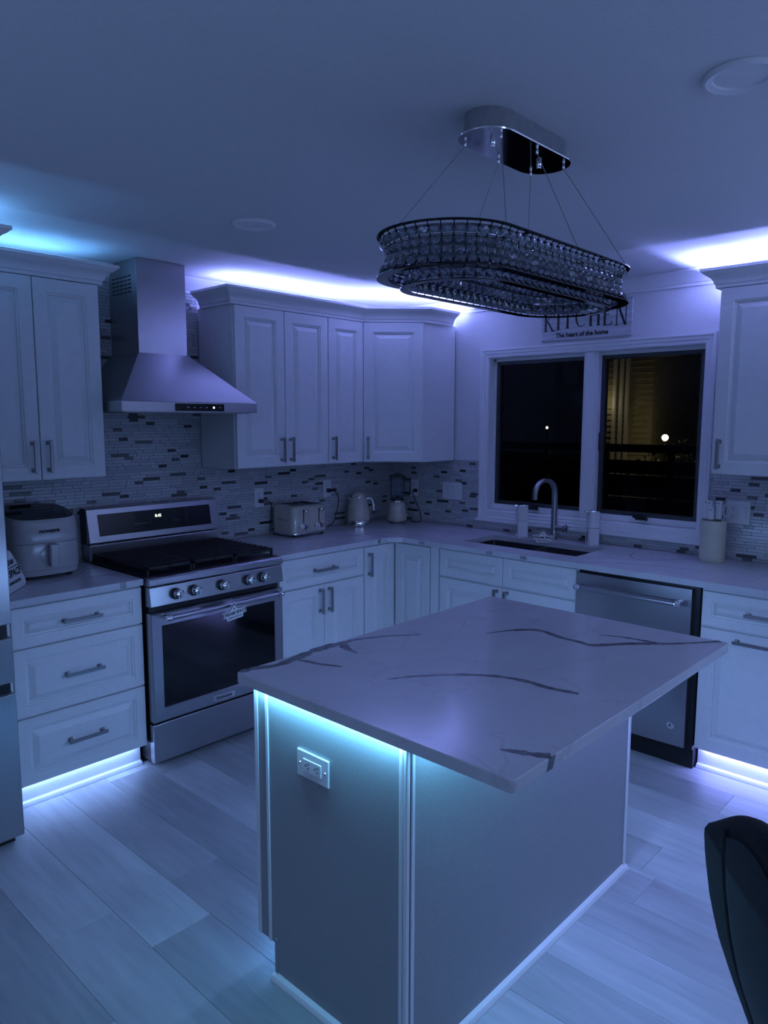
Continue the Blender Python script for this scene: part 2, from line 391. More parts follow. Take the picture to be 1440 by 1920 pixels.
# ------------------------------------------------------------------ tiled backsplash
TP = .0168
tile_protos = {}
def tile_mesh(wd, mtl, key):
    k = (wd, key)
    if k not in tile_protos:
        mb = MB(); h = TP-.0016; e = .001
        # local: x along wall, z up, front toward -y
        rs = [[(x+(i if x == 0 else -i), -d, z+(i if z == 0 else -i)) for x, z in ((0, 0), (wd, 0), (wd, h), (0, h))] for i, d in ((0, 0), (0, .004), (e, .005))]
        mb.rings(rs, True, False, True); tile_protos[k] = mb.mesh('tile', mtl)
    return tile_protos[k]
def backsplash(wall, rz, rects, label):
    """rects: (u0,u1,z0,z1) in wall coordinates (u along the wall to the right as seen)"""
    base = MB()
    for u0, u1, z0, z1 in rects: base.box(u0, u1, -.003, 0, z0, z1)
    b = base.build('backsplash', M['tilegrout'], wall); b.rotation_euler = (0, 0, rz)
    field = MB(); n = 0
    rnd = random.Random(11 if rz == 0 else 5)
    def inrect(u, z):
        return any(u0-1e-4 <= u <= u1+1e-4 and z0-1e-4 <= z <= z1+1e-4 for u0, u1, z0, z1 in rects)
    umin = min(r[0] for r in rects); umax = max(r[1] for r in rects); zmin = min(r[2] for r in rects); zmax = max(r[3] for r in rects)
    z = zmin+.001
    h = TP-.0016
    while z+h < zmax:
        u = umin-rnd.random()*.1; lastdark = 0
        while u < umax:
            wd = rnd.choice((.048, .098, .098, .148)); dark = False
            if lastdark <= 0 and rnd.random() < .19:
                dark = True; wd = rnd.choice((.048, .048, .098)); lastdark = 2
            else: lastdark -= 1
            a, c = u, u+wd-.0016
            # clip to the covered region
            for u0, u1, z0, z1 in rects:
                if not (z0-1e-4 <= z and z+h <= z1+.002): continue
                aa, cc = max(a, u0), min(c, u1)
                if cc-aa < .012: continue
                if dark and cc-aa > .04 and n < 298:
                    o = bpy.data.objects.new('tile', tile_mesh(wd-.0016, M['tiledark'], 'd')); COL.objects.link(o); o.parent = b
                    o.location = (aa, -.003, z); o.scale = ((cc-aa)/(wd-.0016), 1, 1); n += 1
                else:
                    e = .0008; f = -.003-.0042
                    rs = [[(x+(i if x == aa else -i), d, zz+(i if zz == z else -i)) for x, zz in ((aa, z), (cc, z), (cc, z+h), (aa, z+h))] for i, d in ((0, -.003), (0, f+.001), (e, f))]
                    field.rings(rs, True, False, True, 0)
            u += wd
        z += TP
    field.build('tile_field', M['tilelight'], b, kind='stuff')
    return b
backsplash(wb, 0, [(-2.955, 0, CT+.0005, 1.365), (-2.355, -1.61, 1.365, H-.087)], '')
# window wall: u = -y
backsplash(wr, WZ, [(.008, .82, CT+.0005, 1.365), (.82, 2.30, CT+.0005, .985), (2.30, 3.30, CT+.0005, 1.372)], '')

# ------------------------------------------------------------------ window
def window():
    t = bpy.data.objects.new('window_1', None); COL.objects.link(t); t['kind'] = 'structure'; t.location = (0, 0, 0)
    # casing: stepped moulding frame around the opening on the room side
    outer = [(-.825, .988), (-2.302, .988), (-2.302, 2.087), (-.825, 2.087)]
    def rect(i): return [(-.825-i, .988+i), (-2.302+i, .988+i), (-2.302+i, 2.087-i), (-.825-i, 2.087-i)]
    mb = MB()
    prof = [(0, 0), (0, .020), (.012, .022), (.018, .017), (.034, .015), (.038, .011), (.052, .010), (.058, .006), (.060, 0), (.0612, -.005), (.0612, -.09)]
    rs = [[(-d, y, z) for y, z in rect(i)] for i, d in prof]
    mb.rings(rs, True)
    mb.build('window_casing', M['trim'], t, smooth=25)
    st = MB().box(-.028, .0, -.81, -2.317, .97, .988).build('window_apron', M['trim'], t, bev=.003)
    # mullion and inner frame
    m2 = MB(); m2.box(.012, .095, -1.545, -1.637, WZ0, WZ1); m2.box(.002, .015, -1.562, -1.620, WZ0, WZ1)
    m2.build('mullion', M['trim'], t, bev=.002)
    m3 = MB()
    m3.box(.05, .11, -.885, -.905, WZ0, WZ1); m3.box(.05, .11, -2.225, -2.245, WZ0, WZ1)
    m3.box(.035, .11, -.885, -2.245, WZ0, WZ0+.035); m3.box(.05, .11, -.885, -2.245, WZ1-.022, WZ1)
    m3.build('window_frame', M['trim'], t, bev=.002)
    for (a, b) in ((-.905, -1.545), (-1.637, -2.225)):
        s = MB(); z0, z1 = WZ0+.035, WZ1-.022; f = .022
        s.box(.055, .10, a, a-f, z0, z1); s.box(.055, .10, b, b+f, z0, z1); s.box(.055, .10, a-f, b+f, z0, z0+f); s.box(.055, .10, a-f, b+f, z1-f, z1)
        so = s.build('sash', M['bronze'], t, bev=.002)
        MB().box(.076, .080, a-f, b+f, z0+f, z1-f).build('pane', M['pane'], so)
        # folding crank handle at the sill
        yc = (a+b)/2 + .02
        c = MB(); c.box(.018, .045, yc+.035, yc-.035, WZ0+.030, WZ0+.046); c.box(.0, .026, yc+.012, yc-.055, WZ0+.022, WZ0+.036)
        c.lathe_axis((.022, yc-.045, WZ0+.018), (0, 0, 1), [(.008, 0), (.009, .012), (.006, .02)], 10)
        c.build('crank_handle', M['black'], t, bev=.003)
    l = MB(); l.box(.046, .058, -1.625, -1.641, 1.46, 1.56); l.add([(.05, -1.628, 1.46), (.05, -1.640, 1.46), (.035, -1.620, 1.42), (.035, -1.628, 1.42), (.056, -1.628, 1.46), (.056, -1.640, 1.46), (.041, -1.620, 1.42), (.041, -1.628, 1.42)], [(0, 1, 3, 2), (4, 6, 7, 5), (0, 2, 6, 4), (1, 5, 7, 3), (2, 3, 7, 6), (0, 4, 5, 1)])
    l.build('window_lock', M['black'], t)
window()

# ------------------------------------------------------------------ cabinet helpers (local: x right, -y to the room, z up)
def front_panel(mb, x0, x1, z0, z1, yb, t=.02, fr=.058, deep=.0125):
    fr = min(fr, (x1-x0)*.26, (z1-z0)*.27); s = min(1, (min(x1-x0, z1-z0)-2*fr)/.12)
    rings = [(0, 0), (0, t-.0025), (.0025, t), (fr, t), (fr+.003, t-.005), (fr+.009, t-.006), (fr+.011, t-deep-.001), (fr+.012*s+.004, t-deep-.001), (fr+.036*s+.004, t-.001)]
    rs = [[(x, yb-d, z) for x, z in ((x0+i, z0+i), (x1-i, z0+i), (x1-i, z1-i), (x0+i, z1-i))] for i, d in rings]
    mb.rings(rs, True, True, True)
_h = {}
def handle(parent, loc, length=.145, horizontal=False):
    """square bar pull; mesh along z, shared"""
    k = (length, horizontal)
    if k not in _h:
        L = length/2; mb = MB(); q = .0072
        if horizontal:
            mb.box(-L, L, -.036, -.025, -q, q); mb.box(-L+.008, -L+.019, -.026, 0, -q, q); mb.box(L-.019, L-.008, -.026, 0, -q, q)
            mb.box(-L+.004, -L+.023, -.004, 0, -q-.003, q+.003); mb.box(L-.023, L-.004, -.004, 0, -q-.003, q+.003)
        else:
            mb.box(-q, q, -.036, -.025, -L, L); mb.box(-q, q, -.026, 0, -L+.008, -L+.019); mb.box(-q, q, -.026, 0, L-.019, L-.008)
            mb.box(-q-.003, q+.003, -.004, 0, -L+.004, -L+.023); mb.box(-q-.003, q+.003, -.004, 0, L-.023, L-.004)
        _h[k] = mb.mesh('handle', M['nickel'])
    o = bpy.data.objects.new('handle', _h[k]); COL.objects.link(o); o.parent = parent; o.location = loc
    b = o.modifiers.new('bevel', 'BEVEL'); b.width = .0015; b.segments = 1
    return o
def door(t, x0, x1, z0, z1, yb, hside=None, hz=None, name='door', fr=.058):
    mb = MB(); front_panel(mb, x0, x1, z0, z1, yb, fr=fr); o = mb.build(name, M['cab'], t)
    if hside == 'l': handle(o, (x0+.032, yb-.02, hz))
    if hside == 'r': handle(o, (x1-.032, yb-.02, hz))
    return o
def drawer(t, x0, x1, z0, z1, yb, pull=True, L=.17):
    mb = MB(); front_panel(mb, x0, x1, z0, z1, yb, fr=.045); o = mb.build('drawer', M['cab'], t)
    if pull: handle(o, ((x0+x1)/2, yb-.02, (z0+z1)/2), L, True)
    return o
BD, UD = .61, .33
def base_body(t, x0, x1, toe=True, zt=.883):
    mb = MB(); mb.box(x0, x1, -BD, -.012, .112, zt); mb.build('body', M['cab'], t)
    if toe:
        MB().box(x0, x1, -.555, -.54, 0.001, .112).build('toe_board', M['trim'], t)
        q = [(-.555, .001), (-.574, .001), (-.573, .009), (-.568, .017), (-.555, .021)]
        m = MB(); m.prism(q, lambda a, b, d: (d, a, b), x0, x1); m.build('quarter_round', M['trim'], t, smooth=40)

# ---- base cabinets, stove wall
t = thing('base_cabinet', 'white base cabinet of three wide drawers left of the range', 'cabinet', (-2.955, 0, 0))
base_body(t, 0, .604)
for z0, z1 in ((.706, .872), (.412, .698), (.118, .404)): drawer(t, .032, .602, z0, z1, -BD)
MB().box(0, .030, -.625, -BD, .112, .883).build('filler_strip', M['cab'], t)

t = thing('base_cabinet', 'white base cabinet with one drawer over two doors, right of the range', 'cabinet', (-1.562, 0, 0))
base_body(t, 0, .660)
drawer(t, .012, .657, .710, .875, -BD)
door(t, .012, .334, .118, .702, -BD, 'r', .612); door(t, .338, .657, .118, .702, -BD, 'l', .612)

# ---- corner cabinet with folding door
t = thing('corner_base_cabinet', 'white L-shaped corner base cabinet with tall folding door', 'cabinet', (-.90, 0, 0))
mb = MB(); mb.prism([(0, -.012), (0, -BD), (.29, -BD), (.29, -.92), (.888, -.92), (.888, -.012)], lambda a, b, d: (a, b, d), .112, .883); mb.build('body', M['cab'], t)
mb = MB(); mb.prism([(0, -.54), (0, -.555), (.345, -.555), (.345, -.92), (.36, -.92), (.36, -.54)], lambda a, b, d: (a, b, d), .001, .112); mb.build('toe_board', M['trim'], t)
d = door(t, .006, .268, .118, .872, -BD, 'l', .765)
mb = MB(); front_panel(mb, .0, .276, .118, .872, 0); o = mb.build('door', M['cab'], t); o.location = (.29, -.636, 0); o.rotation_euler = (0, 0, WZ)

# ---- base cabinets, window wall (local x runs to the right, away from the corner)
t = thing('sink_base_cabinet', 'white sink base cabinet with two false drawer fronts over two doors', 'cabinet', (0, -.922, 0), WZ)
mb = MB()
mb.box(0, .968, -BD, -.590, .112, .883); mb.box(0, .016, -.590, -.012, .112, .883); mb.box(.952, .968, -.590, -.012, .112, .883)
mb.box(.016, .952, -.590, -.012, .112, .128); mb.box(.016, .952, -.020, -.012, .128, .883); mb.build('body', M['cab'], t)
MB().box(0, .968, -.555, -.54, .001, .112).build('toe_board', M['trim'], t)
MB().box(0, .062, -.628, -BD, .112, .883).build('filler_strip', M['cab'], t)
for a, b in ((.070, .512), (.516, .962)): drawer(t, a, b, .716, .876, -BD, pull=False)
door(t, .070, .512, .118, .706, -BD, 'r', .625); door(t, .516, .962, .118, .706, -BD, 'l', .625)

t = thing('base_cabinet', 'white base cabinet with a drawer over a pull-out door, right of the dishwasher', 'cabinet', (0, -2.508, 0), WZ)
base_body(t, 0, .792)
drawer(t, .006, .60, .710, .868, -BD, L=.22)
o = door(t, .006, .60, .122, .700, -BD); handle(o, (.303, -BD-.02, .662), .30, True)
MB().box(.602, .79, -.625, -BD, .112, .883).build('filler_panel', M['cab'], t)

# ---- wall cabinets
def upper_body(t, x0, x1, z0=1.362, zt=2.25, dpt=UD):
    MB().box(x0, x1, -dpt, -.012, z0, zt).build('body', M['cab'], t)
t = thing('wall_cabinet', 'white two-door wall cabinet left of the range hood', 'cabinet', (-2.952, 0, 0))
upper_body(t, 0, .597)
door(t, .003, .297, 1.366, 2.243, -UD, 'r', 1.468); door(t, .301, .595, 1.366, 2.243, -UD, 'l', 1.468)
t = thing('wall_cabinet', 'white two-door wall cabinet right of the range hood', 'cabinet', (-1.608, 0, 0))
upper_body(t, 0, .684)
door(t, .006, .345, 1.366, 2.243, -UD, 'r', 1.462); door(t, .349, .682, 1.366, 2.243, -UD, 'l', 1.462)
t = thing('wall_cabinet', 'narrow single-door white wall cabinet beside the diagonal corner cabinet', 'cabinet', (-.923, 0, 0))
upper_body(t, 0, .312)
door(t, .002, .300, 1.366, 2.243, -UD, 'l', 1.460)
# diagonal corner
t = thing('corner_wall_cabinet', 'white diagonal corner wall cabinet with one raised-panel door', 'cabinet', (-.61, 0, 0))
mb = MB(); mb.prism([(.0, -.012), (0, -UD), (.28, -.61), (.598, -.61), (.598, -.012)], lambda a, b, d: (a, b, d), 1.362, 2.25); mb.build('body', M['cab'], t)
L = math.hypot(.28, .28)
mb = MB(); front_panel(mb, .006, L-.008, 1.366, 2.243, 0); o = mb.build('door', M['cab'], t); o.location = (0, -UD, 0); o.rotation_euler = (0, 0, -PI/4)
handle(o, (.035, -.02, 1.455))
# right of the window
t = thing('wall_cabinet', 'white wall cabinet right of the window', 'cabinet', (0, -2.418, 0), WZ)
upper_body(t, 0, .88, 1.375)
door(t, .006, .44, 1.379, 2.243, -UD, 'l', 1.475); door(t, .444, .874, 1.379, 2.243, -UD, 'r', 1.475)
# above the fridge
t = thing('wall_cabinet', 'white deep wall cabinet above the refrigerator', 'cabinet', (-3.93, 0, 0))
upper_body(t, 0, .968, 1.82, 2.25, .70)
door(t, .004, .482, 1.824, 2.243, -.70, 'r', 1.90); door(t, .486, .964, 1.824, 2.243, -.70, 'l', 1.90)

cp = [(0, 2.246), (.021, 2.246), (.021, 2.262), (.027, 2.264), (.029, 2.276), (.036, 2.288), (.050, 2.300), (.066, 2.310), (.072, 2.318), (.078, 2.320), (.078, 2.333), (.062, 2.333), (0, 2.262)]
def crown(path, side, label):
    o = sweep(MB(), path, side, cp).build('cabinet_crown', M['trim'], smooth=25)
    tag(o, label, 'crown moulding', None)
crown([(-2.952, -UD), (-2.355, -UD), (-2.355, -.063)], -1, 'white crown moulding along the top of the cabinet left of the hood')
crown([(-1.608, -.063), (-1.608, -UD), (-.61, -UD), (-.33, -.61), (-.063, -.61)], -1, 'white crown moulding bending round the corner wall cabinets')
crown([(-.063, -2.418), (-UD, -2.418), (-UD, -3.30)], -1, 'white crown moulding on the cabinet right of the window')
crown([(-3.93, -.70), (-2.962, -.70), (-2.962, -.42)], -1, 'white crown moulding of the cabinet above the refrigerator')

# ------------------------------------------------------------------ worktops
def ribbon(mb, pts, z, nrm=(0, 0, 1), wscale=1, rnd=random.Random(3), th=.0003):
    """vein: an irregular thin inlay through (x,y,halfwidth)"""
    n = len(pts); L = []; Rr = []
    # densify
    P = []
    for i in range(n-1):
        a, b = pts[i], pts[i+1]; p0 = pts[max(i-1, 0)]; p3 = pts[min(i+2, n-1)]
        for s in range(5):
            u = s/5
            c = [0.5*((2*a[k])+(-p0[k]+b[k])*u+(2*p0[k]-5*a[k]+4*b[k]-p3[k])*u*u+(-p0[k]+3*a[k]-3*b[k]+p3[k])*u**3) for k in range(3)]
            P.append(c)
    P.append(list(pts[-1]))
    for i, p in enumerate(P):
        q = P[min(i+1, len(P)-1)]; o = P[max(i-1, 0)]
        d = Vector((q[0]-o[0], q[1]-o[1])).normalized(); nn = Vector((-d.y, d.x)); h = max(.0006, p[2]*wscale*(1+rnd.uniform(-.25, .25)))
        L.append((p[0]+nn.x*h, p[1]+nn.y*h, z)); Rr.append((p[0]-nn.x*h, p[1]-nn.y*h, z))
    vs = L+Rr+[(a, b, c+th) for a, b, c in L]+[(a, b, c+th) for a, b, c in Rr]; k = len(L); fs = []
    for i in range(k-1):
        fs += [(2*k+i, 2*k+i+1, 3*k+i+1, 3*k+i), (i, i+1, 2*k+i+1, 2*k+i), (k+i, 3*k+i, 3*k+i+1, k+i+1)]
    mb.add(vs, fs)
_vn = [0]
def vein(t, pts, z, m='vein', ws=1):
    _vn[0] += 1
    mb = MB(); ribbon(mb, pts, z, wscale=ws, th=.00025+.00009*(_vn[0] % 7)); return mb.build('vein', M[m], t)

t = thing('countertop', 'white quartz worktop on the drawer cabinet left of the range', 'countertop', (0, 0, 0))
MB().box(-2.955, -2.350, -.65, -.0085, .884, CT).build('slab', M['quartz'], t, bev=.003)
vein(t, [(-2.72, -.42, .001), (-2.60, -.40, .003), (-2.50, -.34, .003), (-2.44, -.26, .003), (-2.36, -.24, .003)], CT, 'veinsoft')
vein(t, [(-2.55, -.37, .002), (-2.50, -.43, .003), (-2.43, -.45, .003), (-2.37, -.50, .003)], CT, 'veinsoft')
MB().box(-2.463, -2.435, -.6512, -.649, .886, .913).build('vein', M['veinsoft'], t)

t = thing('countertop', 'long L-shaped white quartz worktop around the corner, holding the sink', 'countertop', (0, 0, 0))
mb = MB()
xs = [-1.566, -.65, -.49, -.17, -.0085]; ys = [-3.30, -1.805, -1.06, -.65, -.0085]
slab_cells(mb, xs, ys, lambda i, j: (j == 3 or i > 0) and not (i == 2 and j == 1), lambda a, b, d: (a, b, d), .884, CT)
mb.prism([(-.65, -.65), (-.715, -.65), (-.65, -.715)], lambda a, b, d: (a, b, d), .884, CT)
mb.build('slab', M['quartz'], t)
for pts in ([(-1.50, -.30, .002), (-1.30, -.38, .003), (-1.05, -.35, .003), (-.85, -.40, .003), (-.72, -.46, .003), (-.5, -.5, .003), (-.35, -.62, .003)],
            [(-.72, -.46, .002), (-.69, -.56, .003), (-.685, -.66, .004)],
            [(-.55, -.35, .001), (-.40, -.48, .002), (-.30, -.66, .003), (-.36, -.85, .003), (-.25, -.98, .003)],
            [(-.30, -.66, .002), (-.18, -.72, .002), (-.10, -.85, .002)],
            [(-.64, -1.55, .002), (-.57, -1.75, .003), (-.42, -1.95, .003), (-.35, -2.12, .004), (-.18, -2.25, .003), (-.1, -2.35, .002)],
            [(-.63, -1.88, .002), (-.52, -2.05, .003), (-.44, -2.22, .003), (-.42, -2.45, .002)],
            [(-.35, -2.12, .002), (-.30, -2.02, .003), (-.15, -1.98, .002)]):
    vein(t, pts, CT, 'veinsoft')
for y in (-1.36, -1.58, -.87): MB().box(-.6512, -.649, y-.02, y+.02, .890, .908).build('vein', M['veinsoft'], t)
for x in (-.79,): MB().box(x-.012, x+.012, -.6512, -.649, .886, .913).build('vein', M['veinsoft'], t)

# ------------------------------------------------------------------ island
IX0, IX1, IY0, IY1 = -2.770, -1.555, -2.610, -2.020
t = thing('kitchen_island', 'white kitchen island with plain end panels under the quartz top', 'island', ((IX0+IX1)/2, (IY0+IY1)/2, 0))
ox, oy = (IX0+IX1)/2, (IY0+IY1)/2
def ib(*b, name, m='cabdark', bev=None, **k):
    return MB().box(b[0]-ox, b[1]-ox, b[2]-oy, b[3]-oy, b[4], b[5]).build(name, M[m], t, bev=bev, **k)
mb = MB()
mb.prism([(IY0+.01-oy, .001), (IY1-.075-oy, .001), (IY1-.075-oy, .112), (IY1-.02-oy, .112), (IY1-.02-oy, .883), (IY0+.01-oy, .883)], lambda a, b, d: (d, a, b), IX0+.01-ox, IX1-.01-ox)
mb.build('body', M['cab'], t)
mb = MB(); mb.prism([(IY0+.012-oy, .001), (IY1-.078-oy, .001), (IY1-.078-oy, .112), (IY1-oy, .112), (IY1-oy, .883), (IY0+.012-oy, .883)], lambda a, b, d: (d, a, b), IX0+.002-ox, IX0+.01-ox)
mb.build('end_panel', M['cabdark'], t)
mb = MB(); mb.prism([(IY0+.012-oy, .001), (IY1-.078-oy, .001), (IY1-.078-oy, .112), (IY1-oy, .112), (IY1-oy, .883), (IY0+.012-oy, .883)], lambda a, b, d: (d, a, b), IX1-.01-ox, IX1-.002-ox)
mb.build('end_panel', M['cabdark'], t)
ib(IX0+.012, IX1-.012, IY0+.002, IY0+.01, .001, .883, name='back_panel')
# corner mouldings: narrow rounded strips with a shadow groove between them
for a in ((IX0-.003, IX0+.002, IY0+.014, IY0+.026), (IX0-.005, IX0+.008, IY0-.001, IY0+.010), (IX0+.012, IX0+.024, IY0-.003, IY0+.002)):
    ib(*a, .001, .883, name='corner_trim', m='trim', bev=.002)
ib(IX0-.003, IX0+.002, IY1-.066, IY1-.054, .112, .883, name='edge_trim', m='trim', bev=.002)
ib(IX0-.001, IX0+.002, IY1-.018, IY1-.002, .112, .883, name='edge_trim', m='trim', bev=.001)
ib(IX0-.002, IX0+.012, IY1-.092, IY1-.080, .023, .128, name='toe_end_trim', m='cabdark', bev=.001)
for a in ((IX1-.016, IX1-.004, IY0-.004, IY0+.002), (IX1-.002, IX1+.004, IY0-.002, IY0+.014)):
    ib(*a, .001, .883, name='corner_trim', m='trim', bev=.002)
q = [(0, .001), (-.019, .001), (-.018, .009), (-.013, .017), (0, .021)]
sweep(MB(), [(IX0-ox+.002, IY1-.075-oy), (IX0-ox+.002, IY0-oy+.002), (IX1-ox, IY0-oy+.002)], -1, [(-a, b) for a, b in q]).build('quarter_round', M['trim'], t, smooth=40)
n = 3; wd = (IX1-IX0-.03)/n
for k in range(n):
    mb = MB(); front_panel(mb, 0, wd-.004, .118, .876, 0); o = mb.build('door', M['cab'], t)
    o.location = (IX1-.015-k*wd-ox, IY1-.02-oy, 0); o.rotation_euler = (0, 0, PI); handle(o, (.032 if k % 2 else wd-.036, -.02, .78))
# small plug-in controller clipped on the far end under the top
ib(IX1+.002, IX1+.020, IY0+.012, IY0+.040, .845, .872, name='led_controller', m='plastic', bev=.002)

t = thing('island_countertop', 'white quartz island top with thick grey veins', 'countertop', (0, 0, 0))
mb = MB(); r = .012
TX0, TX1, TY0, TY1 = -2.805, -1.537, -2.920, -1.986
poly = []
for cx, cy, a0 in ((TX1-r, TY1-r, 0), (TX0+r, TY1-r, 90), (TX0+r, TY0+r, 180), (TX1-r, TY0+r, 270)):
    for k in range(5): a = R(a0+22.5*k); poly.append((cx+r*math.cos(a), cy+r*math.sin(a)))
mb.prism(poly, lambda a, b, d: (a, b, d), .884, CT); mb.build('slab', M['quartz'], t, bev=.0025, smooth=30)
for pts in ([(-2.795, -1.995, .008), (-2.754, -1.995, .010), (-2.686, -2.022, .011), (-2.60, -2.014, .014), (-2.53, -2.0, .012), (-2.449, -1.999, .013), (-2.39, -2.008, .008), (-2.349, -2.012, .007), (-2.255, -2.055, .005), (-2.155, -2.132, .002)],
            [(-2.612, -2.025, .006), (-2.600, -2.07, .006), (-2.591, -2.107, .006), (-2.562, -2.172, .003)],
            [(-2.40, -2.015, .007), (-2.425, -2.040, .011), (-2.437, -2.075, .007), (-2.443, -2.115, .003)],
            [(-1.994, -2.284, .002), (-1.902, -2.326, .006), (-1.839, -2.393, .008), (-1.861, -2.488, .009), (-1.865, -2.560, .008), (-1.869, -2.607, .009), (-1.82, -2.65, .009), (-1.771, -2.687, .009), (-1.72, -2.74, .008), (-1.676, -2.788, .006), (-1.60, -2.85, .006), (-1.542, -2.894, .007)],
            [(-1.745, -2.567, .002), (-1.715, -2.643, .006), (-1.706, -2.715, .007), (-1.70, -2.755, .006)],
            [(-2.553, -2.339, .002), (-2.476, -2.382, .006), (-2.383, -2.462, .007), (-2.321, -2.547, .007), (-2.298, -2.628, .008), (-2.299, -2.704, .009), (-2.284, -2.783, .006)],
            [(-2.703, -2.819, .002), (-2.688, -2.853, .008), (-2.672, -2.890, .008), (-2.655, -2.917, .011)]):
    vein(t, pts, CT-.0001, ws=1.25)
MB().prism([(-2.668, .9135), (-2.640, .9135), (-2.652, .886), (-2.678, .886)], lambda a, b, d: (a, d, b), TY0-.0003, TY0+.002).build('vein', M['vein'], t)
for a, b in ((-2.83, 0),): pass

# LED tape stuck under and behind things
def led(a, b, m, label, h=.002, w=.008):
    x0, x1 = min(a[0], b[0]), max(a[0], b[0]); y0, y1 = min(a[1], b[1]), max(a[1], b[1]); z = a[2]
    if x1-x0 < y1-y0: x0, x1 = x0-w/2, x0+w/2
    else: y0, y1 = y0-w/2, y0+w/2
    tag(MB().box(x0, x1, y0, y1, z-h/2, z+h/2).build('led_strip', M[m]), label, 'light strip', 'LED tapes')
led((-2.782, -2.03, .883), (-2.782, -2.60, 0), 'led_cyan', 'cyan LED tape glowing under the left edge of the island top')
led((-1.542, -2.03, .883), (-1.542, -2.60, 0), 'led_cyan', 'LED tape under the far right edge of the island top')
led((-2.92, -.570, .1110), (-2.37, -.57, 0), 'led_cyan', 'pale blue LED tape in the toe kick below the drawer cabinet')
led((-.570, -2.53, .1110), (-.57, -3.28, 0), 'led_violet', 'violet LED tape in the toe kick right of the dishwasher')

